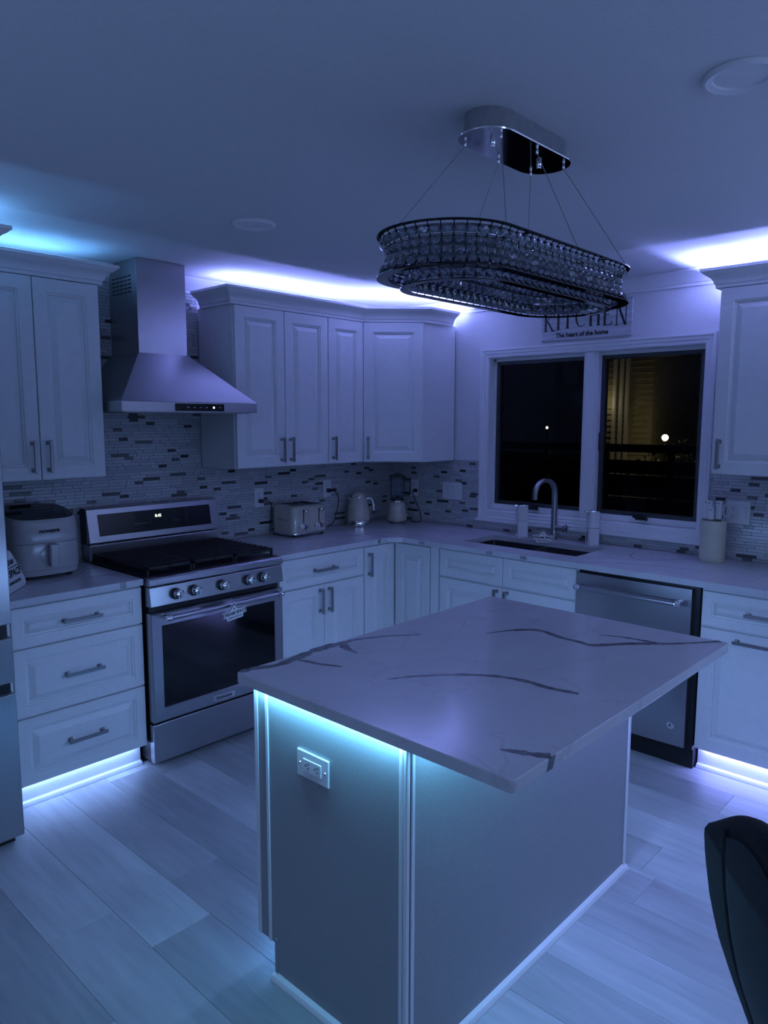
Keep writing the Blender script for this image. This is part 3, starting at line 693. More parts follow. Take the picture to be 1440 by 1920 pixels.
# ------------------------------------------------------------------ range
def build_range():
    W = .770
    t = thing('gas_range', 'stainless steel gas range with black oven window and five knobs', 'range', (-2.343, 0, 0))
    MB().box(.006, W-.006, -.635, -.03, .03, .905).build('body', M['black'], t)
    mb = MB()
    for x in (.05, W-.05):
        for y in (-.58, -.08): mb.lathe([(.018, .001), (.018, .01), (.010, .012), (.010, .032)], x, y, 12)
    mb.build('levelling_feet', M['black'], t)
    dr = MB().box(.002, W-.002, -.672, -.636, .030, .218).build('bottom_drawer', M['steelh'], t, bev=.004)
    # oven door: frame with recessed window
    d = MB(); x0, x1, z0, z1 = .002, W-.002, .232, .750; wx0, wx1, wz0, wz1 = .055, .715, .295, .690
    rs = [[(x, y, z) for x, z in ((x0+i, z0+i), (x1-i, z0+i), (x1-i, z1-i), (x0+i, z1-i))] for i, y in ((0, -.640), (0, -.682), (.004, -.686))]
    rs.append([(wx0, -.686, wz0), (wx1, -.686, wz0), (wx1, -.686, wz1), (wx0, -.686, wz1)])
    rs.append([(wx0+.004, -.680, wz0+.004), (wx1-.004, -.680, wz0+.004), (wx1-.004, -.680, wz1-.004), (wx0+.004, -.680, wz1-.004)])
    d.rings(rs, True, True, False); dd = d.build('oven_door', M['steelh'], t)
    MB().box(wx0+.001, wx1-.001, -.683, -.665, wz0+.001, wz1-.001).build('oven_window', M['glassblack'], dd)
    hb = MB(); hb.tube([(.075, -.742, .735), (.695, -.742, .735)], .0115, 14)
    hb.build('door_handle', M['steelh'], dd, smooth=40)
    ends = MB()
    for x in (.060, .710):
        ends.lathe_axis((x-.016, -.742, .735), (1, 0, 0), [(.009, 0), (.0145, .003), (.0145, .012), (.012, .014), (.0145, .017), (.0145, .028), (.012, .032)], 16)
        ends.box(x-.009, x+.009, -.742, -.684, .727, .743)
    ends.build('handle_mount', M['chrome'], dd, smooth=40)
    bd = MB().box(.318, .448, -.690, -.685, .246, .276).build('badge', M['chrome'], dd, bev=.001)
    text_obj('KitchenAid', .020, M['ink'], dd, (.383, -.6905, .261), bold=.0003)
    MB().box(.010, W-.010, -.652, -.63, .752, .778).build('vent_gap', M['black'], t)
    # control panel, slightly raked
    cp_ = MB(); cp_.prism([(-.640, .780), (-.692, .784), (-.680, .872), (-.640, .874)], lambda a, b, d: (d, a, b), .002, W-.002)
    cp_.build('control_panel', M['steelh'], t, bev=.002)
    MB().prism([(-.640, .877), (-.684, .877), (-.688, .884), (-.688, .908), (-.680, .916), (-.640, .916)], lambda a, b, d: (d, a, b), 0, W).build('front_rail', M['steelh'], t, bev=.002)
    # knobs
    k0 = None
    ax = Vector((0, -1, .14)).normalized()
    for x in (.131, .228, .385, .541, .632):
        c = Vector((x, -.6865, .828))
        if k0 is None:
            m1 = MB(); m1.lathe_axis((0, 0, 0), ax, [(.027, 0), (.027, .006), (.023, .008), (.022, .022)], 24)
            k0 = m1.mesh('knob_base', M['black'], 35)
            m2 = MB(); m2.lathe_axis((0, 0, 0), ax, [(.0225, .020), (.0235, .022), (.0235, .030), (.020, .046), (.017, .048), (0.00001, .0485)], 24)
            for s in (1,):
                e = Vector((1, 0, 0)); u = ax.cross(e)
                p = [ax*.047+u*v+e*h for v, h in ((-.019, -.0045), (.019, -.0045), (.019, .0045), (-.019, .0045))]; p2 = [a+ax*.010 for a in p]
                m2.rings([p, p2], True, True, True)
            k1 = m2.mesh('knob', M['chrome'], 35)
        kb = bpy.data.objects.new('knob', k1); COL.objects.link(kb); kb.parent = t; kb.location = c
        kk = bpy.data.objects.new('knob_skirt', k0); COL.objects.link(kk); kk.parent = kb
    # cooktop
    MB().box(.004, W-.004, -.640, -.104, .900, .917).build('cooktop', M['black'], t, bev=.002)
    for bx, by, br in ((.16, -.50, .045), (.16, -.24, .036), (.385, -.37, .055), (.61, -.50, .040), (.61, -.24, .045)):
        b = MB(); b.lathe([(br+.012, .917), (br+.010, .924), (br, .926), (br, .934), (br-.008, .938)], bx, by, 20)
        bo = b.build('burner', M['iron'], t, smooth=35)
        MB().lathe([(br*.35, .9385), (br*.35, .941), (.0001, .942)], bx, by, 14).build('burner_cap', M['nickel'], bo)
    for g in range(3):
        gx0 = .020+g*.2445; gx1 = gx0+.240; gb = MB(); a, b_ = -.632, -.112; z0, z1 = .944, .958
        gb.box(gx0, gx1, a, a+.013, z0, z1); gb.box(gx0, gx1, b_-.013, b_, z0, z1)
        gb.box(gx0, gx0+.013, a, b_, z0, z1); gb.box(gx1-.013, gx1, a, b_, z0, z1)
        for k in range(1, 12):
            y = a+(b_-a)*k/12; gb.box(gx0+.01, gx1-.01, y-.0045, y+.0045, z0+.003, z1+.006)
        gb.box((gx0+gx1)/2-.006, (gx0+gx1)/2+.006, a, b_, z0, z1)
        for x in (gx0, gx1-.012):
            for y in (a, b_-.012): gb.box(x, x+.012, y, y+.012, .917, z0)
        gb.build('grate', M['iron'], t, bev=.002)
    # backguard
    MB().box(.004, W-.004, -.104, -.03, .905, 1.000).build('backguard_riser', M['steelh'], t, bev=.003)
    MB().box(.020, W-.020, -.085, -.02, 1.000, 1.012).build('backguard_gap', M['black'], t)
    g = MB(); z0, z1 = 1.008, 1.182; f0, f1 = -.118, -.088
    def sl(z): return f0+(f1-f0)*(z-z0)/(z1-z0)
    g.prism([(f0+.003, z0), (f0, z0+.004), (f1, z1-.004), (f1+.004, z1), (-.02, z1), (-.02, z0)], lambda a, b, d: (d, a, b), .0, W)
    bg = g.build('backguard', M['steelh'], t, bev=.002)
    MB().box(-.0006, .004, -.086, -.02, 1.0, 1.183).build('backguard_side', M['black'], bg)
    gl = MB(); gz0, gz1 = 1.042, 1.152
    gl.prism([(sl(gz0)-.0015, gz0), (sl(gz1)-.0015, gz1), (sl(gz1)+.01, gz1), (sl(gz0)+.01, gz0)], lambda a, b, d: (d, a, b), .055, W-.052)
    gl.build('display_glass', M['glassblack'], bg)
    tilt = math.atan2(f1-f0, z1-z0)
    text_obj('8:45', .022, M['clock'], bg, (.392, sl(1.118)-.0022, 1.118), rot=(PI/2-tilt, 0, 0), name='clock', bold=.0004)
    text_obj('BAKE   BROIL   CONVECT        1  2  3', .006, M['nickel'], bg, (.30, sl(1.085)-.0020, 1.085), rot=(PI/2-tilt, 0, 0), name='lettering')
    text_obj('ON   OFF   7  8  9', .006, M['nickel'], bg, (.50, sl(1.085)-.0020, 1.085), rot=(PI/2-tilt, 0, 0), name='lettering')
build_range()

# ---- printed house-shaped tags
def house_tag(name, label, loc, rot, s, hang=None, full=True, extra=None):
    t = thing(name, label, 'tag', loc); t.rotation_euler = rot; t.scale = (s, s, s)
    poly = [(-.5, -.16), (-.38, -.16), (-.34, -.30), (.34, -.30), (.38, -.16), (.52, -.16), (.52, .08), (.20, .10), (0, .34), (-.22, .10), (-.5, .06)]
    MB().prism(poly, lambda a, b, d: (a, d, b), -.006/s*.2, .006/s*.2).build('plate', M['plastic'], t)
    f = -.0014/s
    r = MB(); w_ = .035
    r.prism([(-.46, .05), (-.20, .08), (0, .31), (.18, .09), (.50, .06), (.50, .035), (.165, .06), (0, .25), (-.185, .052), (-.46, .025)], lambda a, b, d: (a, d, b), f-.0005, f)
    r.box(-.035, -.005, f-.0005, f, .10, .13); r.box(.005, .035, f-.0005, f, .10, .13); r.box(-.035, -.005, f-.0005, f, .065, .095); r.box(.005, .035, f-.0005, f, .065, .095)
    r.build('roof_emblem', M['ink'], t)
    text_obj('DREAM SPACE', .165, M['ink'], t, (0, f-.0006, -.065), bold=.006, sx=.98, depth=.001)
    text_obj('REMODELING', .090, M['ink'], t, (0, f-.0006, -.215), bold=.002, sx=1.1, depth=.001)
    if hang:
        st = MB()
        for h in hang: st.tube([(0, 0, .33), h], .004*.02/s*.6, 5)
        st.build('string', M['plastic'], t)
    return t
house_tag('hanging_tag', 'white house-shaped tag hanging from the middle oven knob', (-1.953, -.782, .712), (0, R(-6), 0), .132, hang=[(-.12, .35, 1.0), (.10, .35, 1.0)])
house_tag('hanging_tag', 'white house-shaped tag hanging at the foot of the faucet', (-.185, -1.425, .945), (R(-20), R(3), R(-47)), .125, hang=[(.16, .62, .58), (.22, .62, .55)])
def counter_sign():
    t = thing('counter_sign', 'large white gable-shaped sign leaning behind the refrigerator edge', 'sign', (-2.860, -.500, CT+.002)); t.rotation_euler = (R(-6), 0, R(50))
    f = -.004
    MB().prism([(-.15, 0), (.135, 0), (.150, .012), (.148, .030), (.040, .165), (.020, .175), (-.020, .175), (-.040, .165), (-.148, .030)], lambda a, b, d: (a, d, b), -.003, .001).build('plate', M['plastic'], t, bev=.001)
    MB().box(-.085, .085, f, f+.001, .100, .104).build('rule', M['ink'], t)
    text_obj('SPACE', .043, M['ink'], t, (.045, f, .075), bold=.0012, sx=1.02)
    text_obj('DREAM', .030, M['ink'], t, (0, f, .123), bold=.0008)
    text_obj('REMODELING', .018, M['ink'], t, (.035, f, .036), bold=.0003, sx=1.15)
counter_sign()

# ------------------------------------------------------------------ hood
def hood():
    t = thing('range_hood', 'stainless steel chimney range hood above the gas range', 'range hood', (-2.343, 0, 0))
    W = .765; z0, z1, z2 = 1.668, 1.718, 1.960; c0, c1, cd = .215, .487, -.285
    MB().box(0, W, -.50, -.009, z0, z1).build('lip', M['steelh'], t, bev=.002)
    m = MB()
    m.rings([[(0, -.50, z1), (W, -.50, z1), (W, -.009, z1), (0, -.009, z1)], [(c0-.004, cd-.004, z2), (c1+.004, cd-.004, z2), (c1+.004, -.009, z2), (c0-.004, -.009, z2)]], True, False, True)
    m.build('canopy', M['steel'], t)
    ch = MB().box(c0, c1, cd, -.009, z2-.005, H-.001).build('chimney', M['steel'], t, bev=.0015)
    v = MB()
    for r_ in range(5):
        for k in range(5):
            y = -.045-.040*k; z = 2.330-.019*r_ - 0
            v.box(c0-.0012, c0+.001, y-.028, y, z, z+.007)
    v.build('vent_slots', M['black'], ch)
    cpn = MB().box(.275, .555, -.5022, -.497, z0+.006, z0+.042).build('control_strip', M['glassblack'], t)
    MB().lathe_axis((.493, -.5024, z0+.024), (0, -1, 0), [(.0055, 0), (.0055, .0008)], 14).build('indicator', M['dot'], cpn)
    for x in (.34, .375, .41, .445, .525): MB().box(x, x+.012, -.5028, -.502, z0+.022, z0+.026).build('button', M['nickel'], cpn)
    MB().box(.03, W-.03, -.47, -.05, z0-.004, z0+.002).build('filter', M['nickel'], t)
hood()

# ------------------------------------------------------------------ dishwasher
def dishwasher():
    t = thing('dishwasher', 'stainless steel dishwasher with towel-bar handle under the worktop', 'dishwasher', (0, -1.893, 0), WZ)
    W = .612
    MB().box(.002, W-.002, -.600, -.03, .10, .882).build('body', M['black'], t)
    MB().box(.002, W-.002, -.618, -.598, .855, .882).build('top_seal', M['black'], t)
    MB().box(W-.030, W-.002, -.622, -.598, .10, .880).build('side_seal', M['black'], t)
    MB().box(.004, W-.004, -.600, -.555, .002, .108).build('kick_plate', M['black'], t)
    # gently bowed door
    n = 14; x0, x1 = .006, W-.030; m = MB(); rs = []
    prof = [(x0+(x1-x0)*k/n, -.652-.006*math.sin(PI*k/n)) for k in range(n+1)]
    ring = [(x, y) for x, y in prof]+[(x1, -.606), (x0, -.606)]
    m.rings([[(x, y, z) for x, y in ring] for z in (.112, .868)], True, True, True)
    d = m.build('door', M['steel'], t, smooth=30)
    h = MB(); h.tube([(.055, -.712, .805), (.525, -.712, .805)], .0115, 14); h.build('door_handle', M['steelh'], d, smooth=40)
    e = MB()
    for x in (.040, .540):
        e.lathe_axis((x-.016, -.712, .805), (1, 0, 0), [(.009, 0), (.0145, .003), (.0145, .012), (.012, .014), (.0145, .017), (.0145, .028), (.012, .032)], 16)
        e.box(x-.009, x+.009, -.712, -.652, .797, .813)
    e.build('handle_mount', M['chrome'], d, smooth=40)
    MB().lathe_axis((.515, -.6535, .205), (0, -1, 0), [(.018, 0), (.018, .0015), (.015, .002)], 20).build('badge', M['chrome'], d)
    text_obj('K', .02, M['ink'], d, (.515, -.656, .205), bold=.0004)
dishwasher()

# ------------------------------------------------------------------ refrigerator
def fridge():
    t = thing('refrigerator', 'tall stainless steel refrigerator at the left edge of the kitchen', 'refrigerator', (-3.90, 0, 0))
    W = .905
    MB().box(.008, W-.008, -.780, -.03, .03, 1.775).build('body', M['nickel'], t)
    MB().box(.02, W-.02, -.800, -.70, .002, .036).build('base_grille', M['black'], t)
    MB().box(.012, W-.012, -.828, -.78, .60, .66).build('handle_recess', M['black'], t)
    MB().box(.012, W-.012, -.828, -.78, .81, .88).build('handle_recess', M['black'], t)
    def slab(x0, x1, z0, z1, name):
        n = 12; pr = [(x0+(x1-x0)*k/n, -.846-.008*math.sin(PI*k/n)) for k in range(n+1)]
        ring = pr+[(x1, -.785), (x0, -.785)]
        m = MB(); m.rings([[(x, y, z) for x, y in ring] for z in (z0, z1)], True, True, True)
        return m.build(name, M['steel'], t, smooth=25, bev=.003)
    slab(.0, .4505, .875, 1.78, 'door'); slab(.4545, W, .875, 1.78, 'door')
    slab(.0, W, .650, .822, 'drawer'); slab(0, W, .040, .606, 'freezer_drawer')
fridge()

# ------------------------------------------------------------------ sink and faucet
t = thing('sink', 'dark undermount stainless sink set in the worktop below the window', 'sink', (-.33, -1.4325, 0))
m = MB(); a, b = .166, .3785
def rr(a, b, r, z, k=4):
    p = []
    for cx, cy, a0 in ((a-r, b-r, 0), (-a+r, b-r, 90), (-a+r, -b+r, 180), (a-r, -b+r, 270)):
        for i in range(k+1): q_ = R(a0+90*i/k); p.append((cx+r*math.cos(q_), cy+r*math.sin(q_), z))
    return p
m.rings([rr(a+.012, b+.012, .02, .8825), rr(a, b, .015, .8825), rr(a-.004, b-.004, .02, .70), rr(a-.03, b-.03, .03, .675), rr(.04, .04, .03, .668)], True, False, True)
m.build('basin', M['steelsink'], t, smooth=35)
MB().lathe([(.040, .670), (.042, .673), (.030, .6735), (.028, .669), (.0001, .668)], 0, 0, 20).build('drain', M['chrome'], t)
MB().box(-.17, .17, -.02, -.012, .878, .882).build('divider', M['steelsink'], t)

t = thing('faucet', 'brushed steel gooseneck faucet behind the sink', 'faucet', (-.085, -1.435, CT))
m = MB(); m.lathe([(.028, 0), (.028, .006), (.022, .010), (.020, .05), (.020, .055)], 0, 0, 20); m.build('base', M['nickel'], t, smooth=35)
dx, dy = math.cos(R(165)), math.sin(R(165)); rad = .080
pts = [(0, 0, .05), (0, 0, .15), (0, 0, .24), (0, 0, .285)]
for k in range(1, 15):
    a = PI*k/15*1.0; q_ = rad*(1-math.cos(a)); pts.append((dx*q_, dy*q_, .285+rad*math.sin(a)))
q_ = 2*rad; pts += [(dx*q_*1.01, dy*q_*1.01, .270), (dx*q_*1.03, dy*q_*1.03, .252)]
rad_ = [(.0165, .0165)]*4+[(.0165, .0165-.0035*min(1, k/6)) for k in range(1, 15)]+[(.0175, .011)]*2
m = MB()
P = [Vector(p) for p in pts]; rs = []; side = Vector((-dy, dx, 0))
for i, p in enumerate(P):
    tn = (P[min(i+1, len(P)-1)]-P[max(i-1, 0)]).normalized(); v = tn.cross(side).normalized(); ra, rb = rad_[i]
    e = 4
    ring = []
    for k in range(16):
        c_, s_ = math.cos(2*PI*k/16), math.sin(2*PI*k/16)
        ring.append(p+side*ra*math.copysign(abs(c_)**.6, c_)+v*rb*math.copysign(abs(s_)**.6, s_))
    rs.append(ring)
m.rings(rs, True, True, True); m.build('spout', M['nickel'], t, smooth=40)
m = MB(); m.lathe_axis((0, -.01, .075), (.1, -1, .0), [(.0155, 0), (.0155, .045), (.012, .048)], 16)
m.lathe_axis((.005, -.058, .075), (.1, -1, 0), [(.012, 0), (.018, .003), (.018, .022), (.012, .026)], 16)
for a in range(4):
    q_ = R(45+90*a); m.tube([(.006, -.068, .075), (.006+.03*math.cos(q_), -.068, .075+.03*math.sin(q_))], .005, 8)
m.build('valve_handle', M['nickel'], t, smooth=40)

def dispenser(loc, label):
    t = thing('soap_dispenser', label, 'soap dispenser', loc, R(-38), 'soap dispensers by the sink')
    m = MB(); m.rings([rr(.032, .032, .012, z) for z in (.001, .098)], True, True, True); m.build('body', M['plastic'], t, smooth=35)
    m = MB(); m.rings([rr(.0325, .0325, .012, z) for z in (.0985, .1025)], True, True, True); m.build('chrome_band', M['chrome'], t, smooth=35)
    m = MB(); m.rings([rr(.032, .032, .012, z) for z in (.103, .196)], True, True, True); m.build('head', M['plastic'], t, smooth=35)
    m = MB(); m.rings([rr(.0325, .0325, .012, z) for z in (.1965, .201)], True, True, True)
    m.box(-.050, -.03, -.008, .008, .190, .200); m.build('cap', M['chrome'], t, smooth=35)
    MB().lathe_axis((-.0315, .0, .182), (-1, 0, 0), [(.004, 0), (.004, .0015)], 10).build('sensor', M['ink'], t)
    MB().box(-.0335, -.0315, -.004, .004, .022, .075).build('level_window', M['ink'], t)
dispenser((-.105, -1.222, CT), 'white square soap dispenser with chrome band left of the faucet')
dispenser((-.090, -1.690, CT), 'white square soap dispenser with chrome band right of the faucet')

# ------------------------------------------------------------------ knife holder with knives
KX, KY = -.125, -2.375
t = thing('knife_holder', 'cream cylindrical knife holder on the worktop right of the window', 'knife holder', (KX, KY, CT))
m = MB(); m.lathe([(.060, .001), (.062, .004), (.062, .212), (.059, .214), (.056, .212), (.056, .195), (.0001, .195)], 0, 0, 32); m.build('canister', M['creammatte'], t, smooth=35)
def knife(dx, dy, hgt, lean, label, rz=0):
    t = thing('knife', label, 'knife', (KX+dx, KY+dy, CT+.197), rz, 'knives in the cream holder'); t.rotation_euler = (lean[0], lean[1], rz)
    MB().box(-.007, .007, -.012, .012, 0, .026).build('bolster', M['nickel'], t)
    m = MB(); m.rings([rr(.0085, .013+.002*math.sin(3*z/hgt), .005, z, 3) for z in [.026+(hgt-.026)*k/6 for k in range(7)]], True, True, True)
    m.build('grip', M['plastic'], t, smooth=40)
    MB().lathe_axis((-.0086, 0, hgt-.012), (-1, 0, 0), [(.003, 0), (.003, .001)], 8).build('rivet', M['ink'], t)
knife(-.018, .036, .118, (0, 0), 'white-handled knife at the left edge of the cream holder')
knife(-.022, .016, .116, (0, 0), 'white-handled knife second from the left in the cream holder')
knife(-.040, .002, .085, (0, 0), 'short white-handled knife in front in the cream holder')
knife(-.012, -.026, .118, (0, 0), 'thick white-handled knife at the right in the cream holder')
t = thing('scissors', 'white kitchen scissors with looped handles in the cream knife holder', 'scissors', (KX+.005, KY-.022, CT+.197), R(-90))
for s, cx in ((1, .036), (-1, -.010)):
    m = MB(); pts = [(cx+.017*math.cos(2*PI*k/16), 0, .070+.030*math.sin(2*PI*k/16)) for k in range(17)]; m.tube(pts, .0038, 6); m.tube([(cx-.004*s, 0, .042), (.012, 0, .0)], .004, 6)
    m.build('handle_loop', M['plastic'], t, smooth=60)

# ------------------------------------------------------------------ wall plates
def plate(loc, rz, w_, h_, label, kind, parent=None):
    t = thing('wall_plate', label, 'outlet' if 'o' in kind else 'switch', loc, rz)
    m = MB(); m.rings([rr2(w_/2, h_/2, .004, d) for d in (0, .005)], True, True, True) if False else m.box(-w_/2, w_/2, -.006, 0, -h_/2, h_/2)
    m.build('cover', M['plastic'], t, bev=.0025)
    n = len(kind)
    for i, k in enumerate(kind):
        x = (i-(n-1)/2)*.046
        ins = MB().box(x-.0165, x+.0165, -.0085, -.005, -.0335, .0335).build('receptacle' if k == 'o' else 'switch', M['plastic'], t, bev=.001)
        if k == 'o':
            s = MB()
            for z in (.017, -.017):
                s.box(x-.007, x-.005, -.0089, -.0080, z, z+.008); s.box(x+.005, x+.007, -.0089, -.0080, z, z+.008)
                s.lathe_axis((x, -.0080, z-.006), (0, -1, 0), [(.0024, 0), (.0024, .0009)], 8)
            s.build('slots', M['ink'], ins)
        else:
            MB().add([(x-.0145, -.0088, -.031), (x+.0145, -.0088, -.031), (x+.0145, -.0125, .031), (x-.0145, -.0125, .031), (x-.0145, -.006, -.031), (x+.0145, -.006, -.031), (x+.0145, -.006, .031), (x-.0145, -.006, .031)],
                     [(0, 1, 2, 3), (4, 7, 6, 5), (0, 3, 7, 4), (1, 5, 6, 2), (3, 2, 6, 7), (0, 4, 5, 1)]).build('rocker', M['plastic'], ins)
    return t
TY = -.0085
plate((-1.205, TY, 1.152), 0, .072, .118, 'white outlet plate with a black plug on the backsplash left of the toaster', 'o')
plate((-.632, TY, 1.172), 0, .072, .118, 'white outlet plate with a cord, between toaster and kettle', 'o')
plate((TY, -.262, 1.152), WZ, .072, .118, 'white outlet plate behind the blender near the corner', 'o')
plate((TY, -.602, 1.152), WZ, .168, .118, 'white triple switch plate left of the window', 'sss')
plate((TY, -2.455, 1.162), WZ, .118, .120, 'white combined outlet and switch plate right of the knife holder', 'os')
t = plate((IX0+.0017, -2.277, .713), WZ, .072, .118, 'white horizontal outlet plate on the end panel of the island', 'o'); t.rotation_euler = (0, R(90), WZ)
t.scale = (1.04, 1, 1.06)
for s in (1, -1): MB().lathe_axis((0, -.006, .047*s), (0, -1, 0), [(.0035, 0), (.003, .0012)], 8).build('screw', M['chrome'], t)

def cord(name, label, plug, pts):
    t = thing(name, label, 'cord', plug)
    MB().box(-.011, .011, -.030, 0, -.012, .012).build('plug', M['black'], t, bev=.003)
    # smooth path
    P = [Vector(p)-Vector(plug) for p in pts]; Q = []
    for i in range(len(P)-1):
        p0, a, b, p3 = P[max(i-1, 0)], P[i], P[i+1], P[min(i+2, len(P)-1)]
        for s in range(6):
            u = s/6; Q.append(.5*((2*a)+(-p0+b)*u+(2*p0-5*a+4*b-p3)*u*u+(-p0+3*a-3*b+p3)*u**3))
    Q.append(P[-1])
    MB().tube(Q, .003, 8).build('cable', M['black'], t, smooth=60)
cord('power_cord', 'black cord plugged in left of the toaster', (-1.205, -.0175, 1.132), [(-1.205, -.045, 1.130), (-1.16, -.05, 1.128), (-1.135, -.045, 1.09), (-1.130, -.030, 1.0), (-1.128, -.020, .930)])
cord('power_cord', 'black cord looping down right of the toaster', (-.632, -.0175, 1.160), [(-.632, -.045, 1.158), (-.59, -.05, 1.148), (-.555, -.045, 1.10), (-.560, -.035, 1.02), (-.60, -.04, .94), (-.66, -.05, .918)])
cord('power_cord', 'thin black cord beside the blender base', (TY-.009, -.262, 1.134), [(TY-.03, -.262, 1.13), (-.045, -.29, 1.08), (-.03, -.33, .98), (-.04, -.34, .92), (-.09, -.30, .918)])

# ------------------------------------------------------------------ toaster
def rbox(mb, x0, x1, y0, y1, z0, z1, r, rt, n=4, mi=0, taper=0, cap=True):
    """rounded box: vertical corner radius r, top edge radius rt"""
    cx, cy, a, b = (x0+x1)/2, (y0+y1)/2, (x1-x0)/2, (y1-y0)/2
    rs = [[(x+cx, y+cy, z) for x, y, z in rr(a-.002, b-.002, r, z0, n)], [(x+cx, y+cy, z) for x, y, z in rr(a, b, r, z0+.003, n)]]
    for k in range(n+1):
        q_ = PI/2*k/n; i = rt*(1-math.cos(q_)); z = z1-rt+rt*math.sin(q_)
        rs.append([(x+cx, y+cy, zz) for x, y, zz in rr(a-i-taper, b-i-taper, max(.002, r-i*.6), z, n)])
    mb.rings(rs, True, True, cap, mi); return mb
def toaster():
    t = thing('toaster', 'cream retro four-slot toaster with two levers and two dials', 'toaster', (-.985, -.138, CT))
    a, b = .143, .110
    m = MB(); rbox(m, -a, a, -b, b, .022, .192, .040, .032, 6); m.build('body', M['cream'], t, smooth=40)
    m = MB(); rbox(m, -a-.002, a+.002, -b-.002, b+.002, .012, .026, .040, .004, 5); m.build('base_trim', M['chrome'], t, smooth=40)
    f = MB()
    for x in (-a+.03, a-.03):
        for y in (-b+.03, b-.03): f.lathe([(.012, .001), (.014, .004), (.014, .013)], x, y, 12)
    f.build('feet', M['black'], t)
    m = MB(); m.rings([rr(a-.032, b-.018, .020, .1922), rr(a-.034, b-.020, .020, .1945)], True, True, True); m.build('top_plate', M['chrome'], t, smooth=40)
    s = MB()
    for x in (-.083, -.030, .030, .083): s.box(x-.014, x+.014, -b+.030, b-.030, .1938, .1955)
    s.build('slots', M['ink'], t)
    for x in (-.062, .066):
        MB().box(x-.0035, x+.0035, -b-.0012, -b+.004, .085, .168).build('lever_slot', M['ink'], t)
        lv = MB(); lv.lathe_axis((x+.008, -b-.002, .160), (0, -1, 0), [(.006, 0), (.005, .012), (.012, .014), (.012, .022), (.008, .025)], 16); lv.build('lever', M['chrome'], t, smooth=40)
        d = MB(); d.lathe_axis((x, -b, .058), (0, -1, 0), [(.024, 0), (.024, .003), (.019, .005), (.018, .016), (.014, .018)], 24); dl = d.build('dial', M['chrome'], t, smooth=35)
        MB().box(x-.002, x+.002, -b-.0195, -b-.017, .046, .070).build('pointer', M['ink'], dl)
        for q_ in (-.034, .034): MB().lathe_axis((x+q_, -b+.0005, .060), (0, -1, 0), [(.0075, 0), (.0075, .004), (.005, .005)], 14).build('button', M['nickel'], t, smooth=35)
    text_obj('S  M  E  G', .022, M['nickel'], t, (-a-.0008, .0, .105), rot=(PI/2, 0, -PI/2), sx=1.1, bold=.0004, depth=.0006)
toaster()

# ------------------------------------------------------------------ kettle
def kettle():
    t = thing('electric_kettle', 'cream retro electric kettle with chrome base ring', 'kettle', (-.452, -.135, CT), R(-40))
    m = MB(); m.lathe([(.078, .001), (.082, .003), (.083, .012), (.080, .036), (.078, .038)], 0, 0, 32); m.build('base_ring', M['chrome'], t, smooth=35)
    m = MB(); m.lathe([(.079, .038), (.081, .042), (.080, .07), (.074, .115), (.064, .155), (.052, .185), (.047, .194)], 0, 0, 32); m.build('body', M['cream'], t, smooth=50)
    m = MB(); m.lathe([(.0485, .194), (.0485, .197)], 0, 0, 32); m.build('chrome_band', M['chrome'], t, smooth=35)
    m = MB(); m.lathe([(.046, .197), (.045, .205), (.036, .222), (.020, .234), (.010, .237), (.0001, .2375)], 0, 0, 32); m.build('lid', M['cream'], t, smooth=60)
    m = MB(); m.rings([[(-.050, -.020, .160), (-.046, 0, .150), (-.050, .020, .160), (-.044, .018, .192), (-.044, -.018, .192)], [(-.078, -.006, .186), (-.078, 0, .184), (-.078, .006, .186), (-.076, .006, .195), (-.076, -.006, .195)]], True, True, True)
    m.build('spout', M['nickel'], t, smooth=30)
    m = MB(); m.tube([(.044, 0, .178), (.062, 0, .188), (.084, 0, .184), (.098, 0, .165), (.103, 0, .135), (.104, 0, .105)], [(.011, .007)]*6, 12, flat=(0, 1, 0)) if False else m.tube([(.044, 0, .178), (.062, 0, .188), (.084, 0, .184), (.098, 0, .165), (.103, 0, .135), (.104, 0, .100)], .0085, 12)
    m.build('handle', M['chrome'], t, smooth=60)
    m = MB(); m.lathe([(.010, .084), (.011, .088), (.009, .100)], .104, 0, 12); m.build('handle_tip', M['black'], t, smooth=40)
    for k, ch in enumerate('SMEG'):
        a = R(-90-50+k*17-0); rr_ = .0765
        text_obj(ch, .016, M['nickel'], t, (rr_*math.cos(a), rr_*math.sin(a), .108), rot=(PI/2-R(9), 0, a+PI/2), bold=.0004)
kettle()

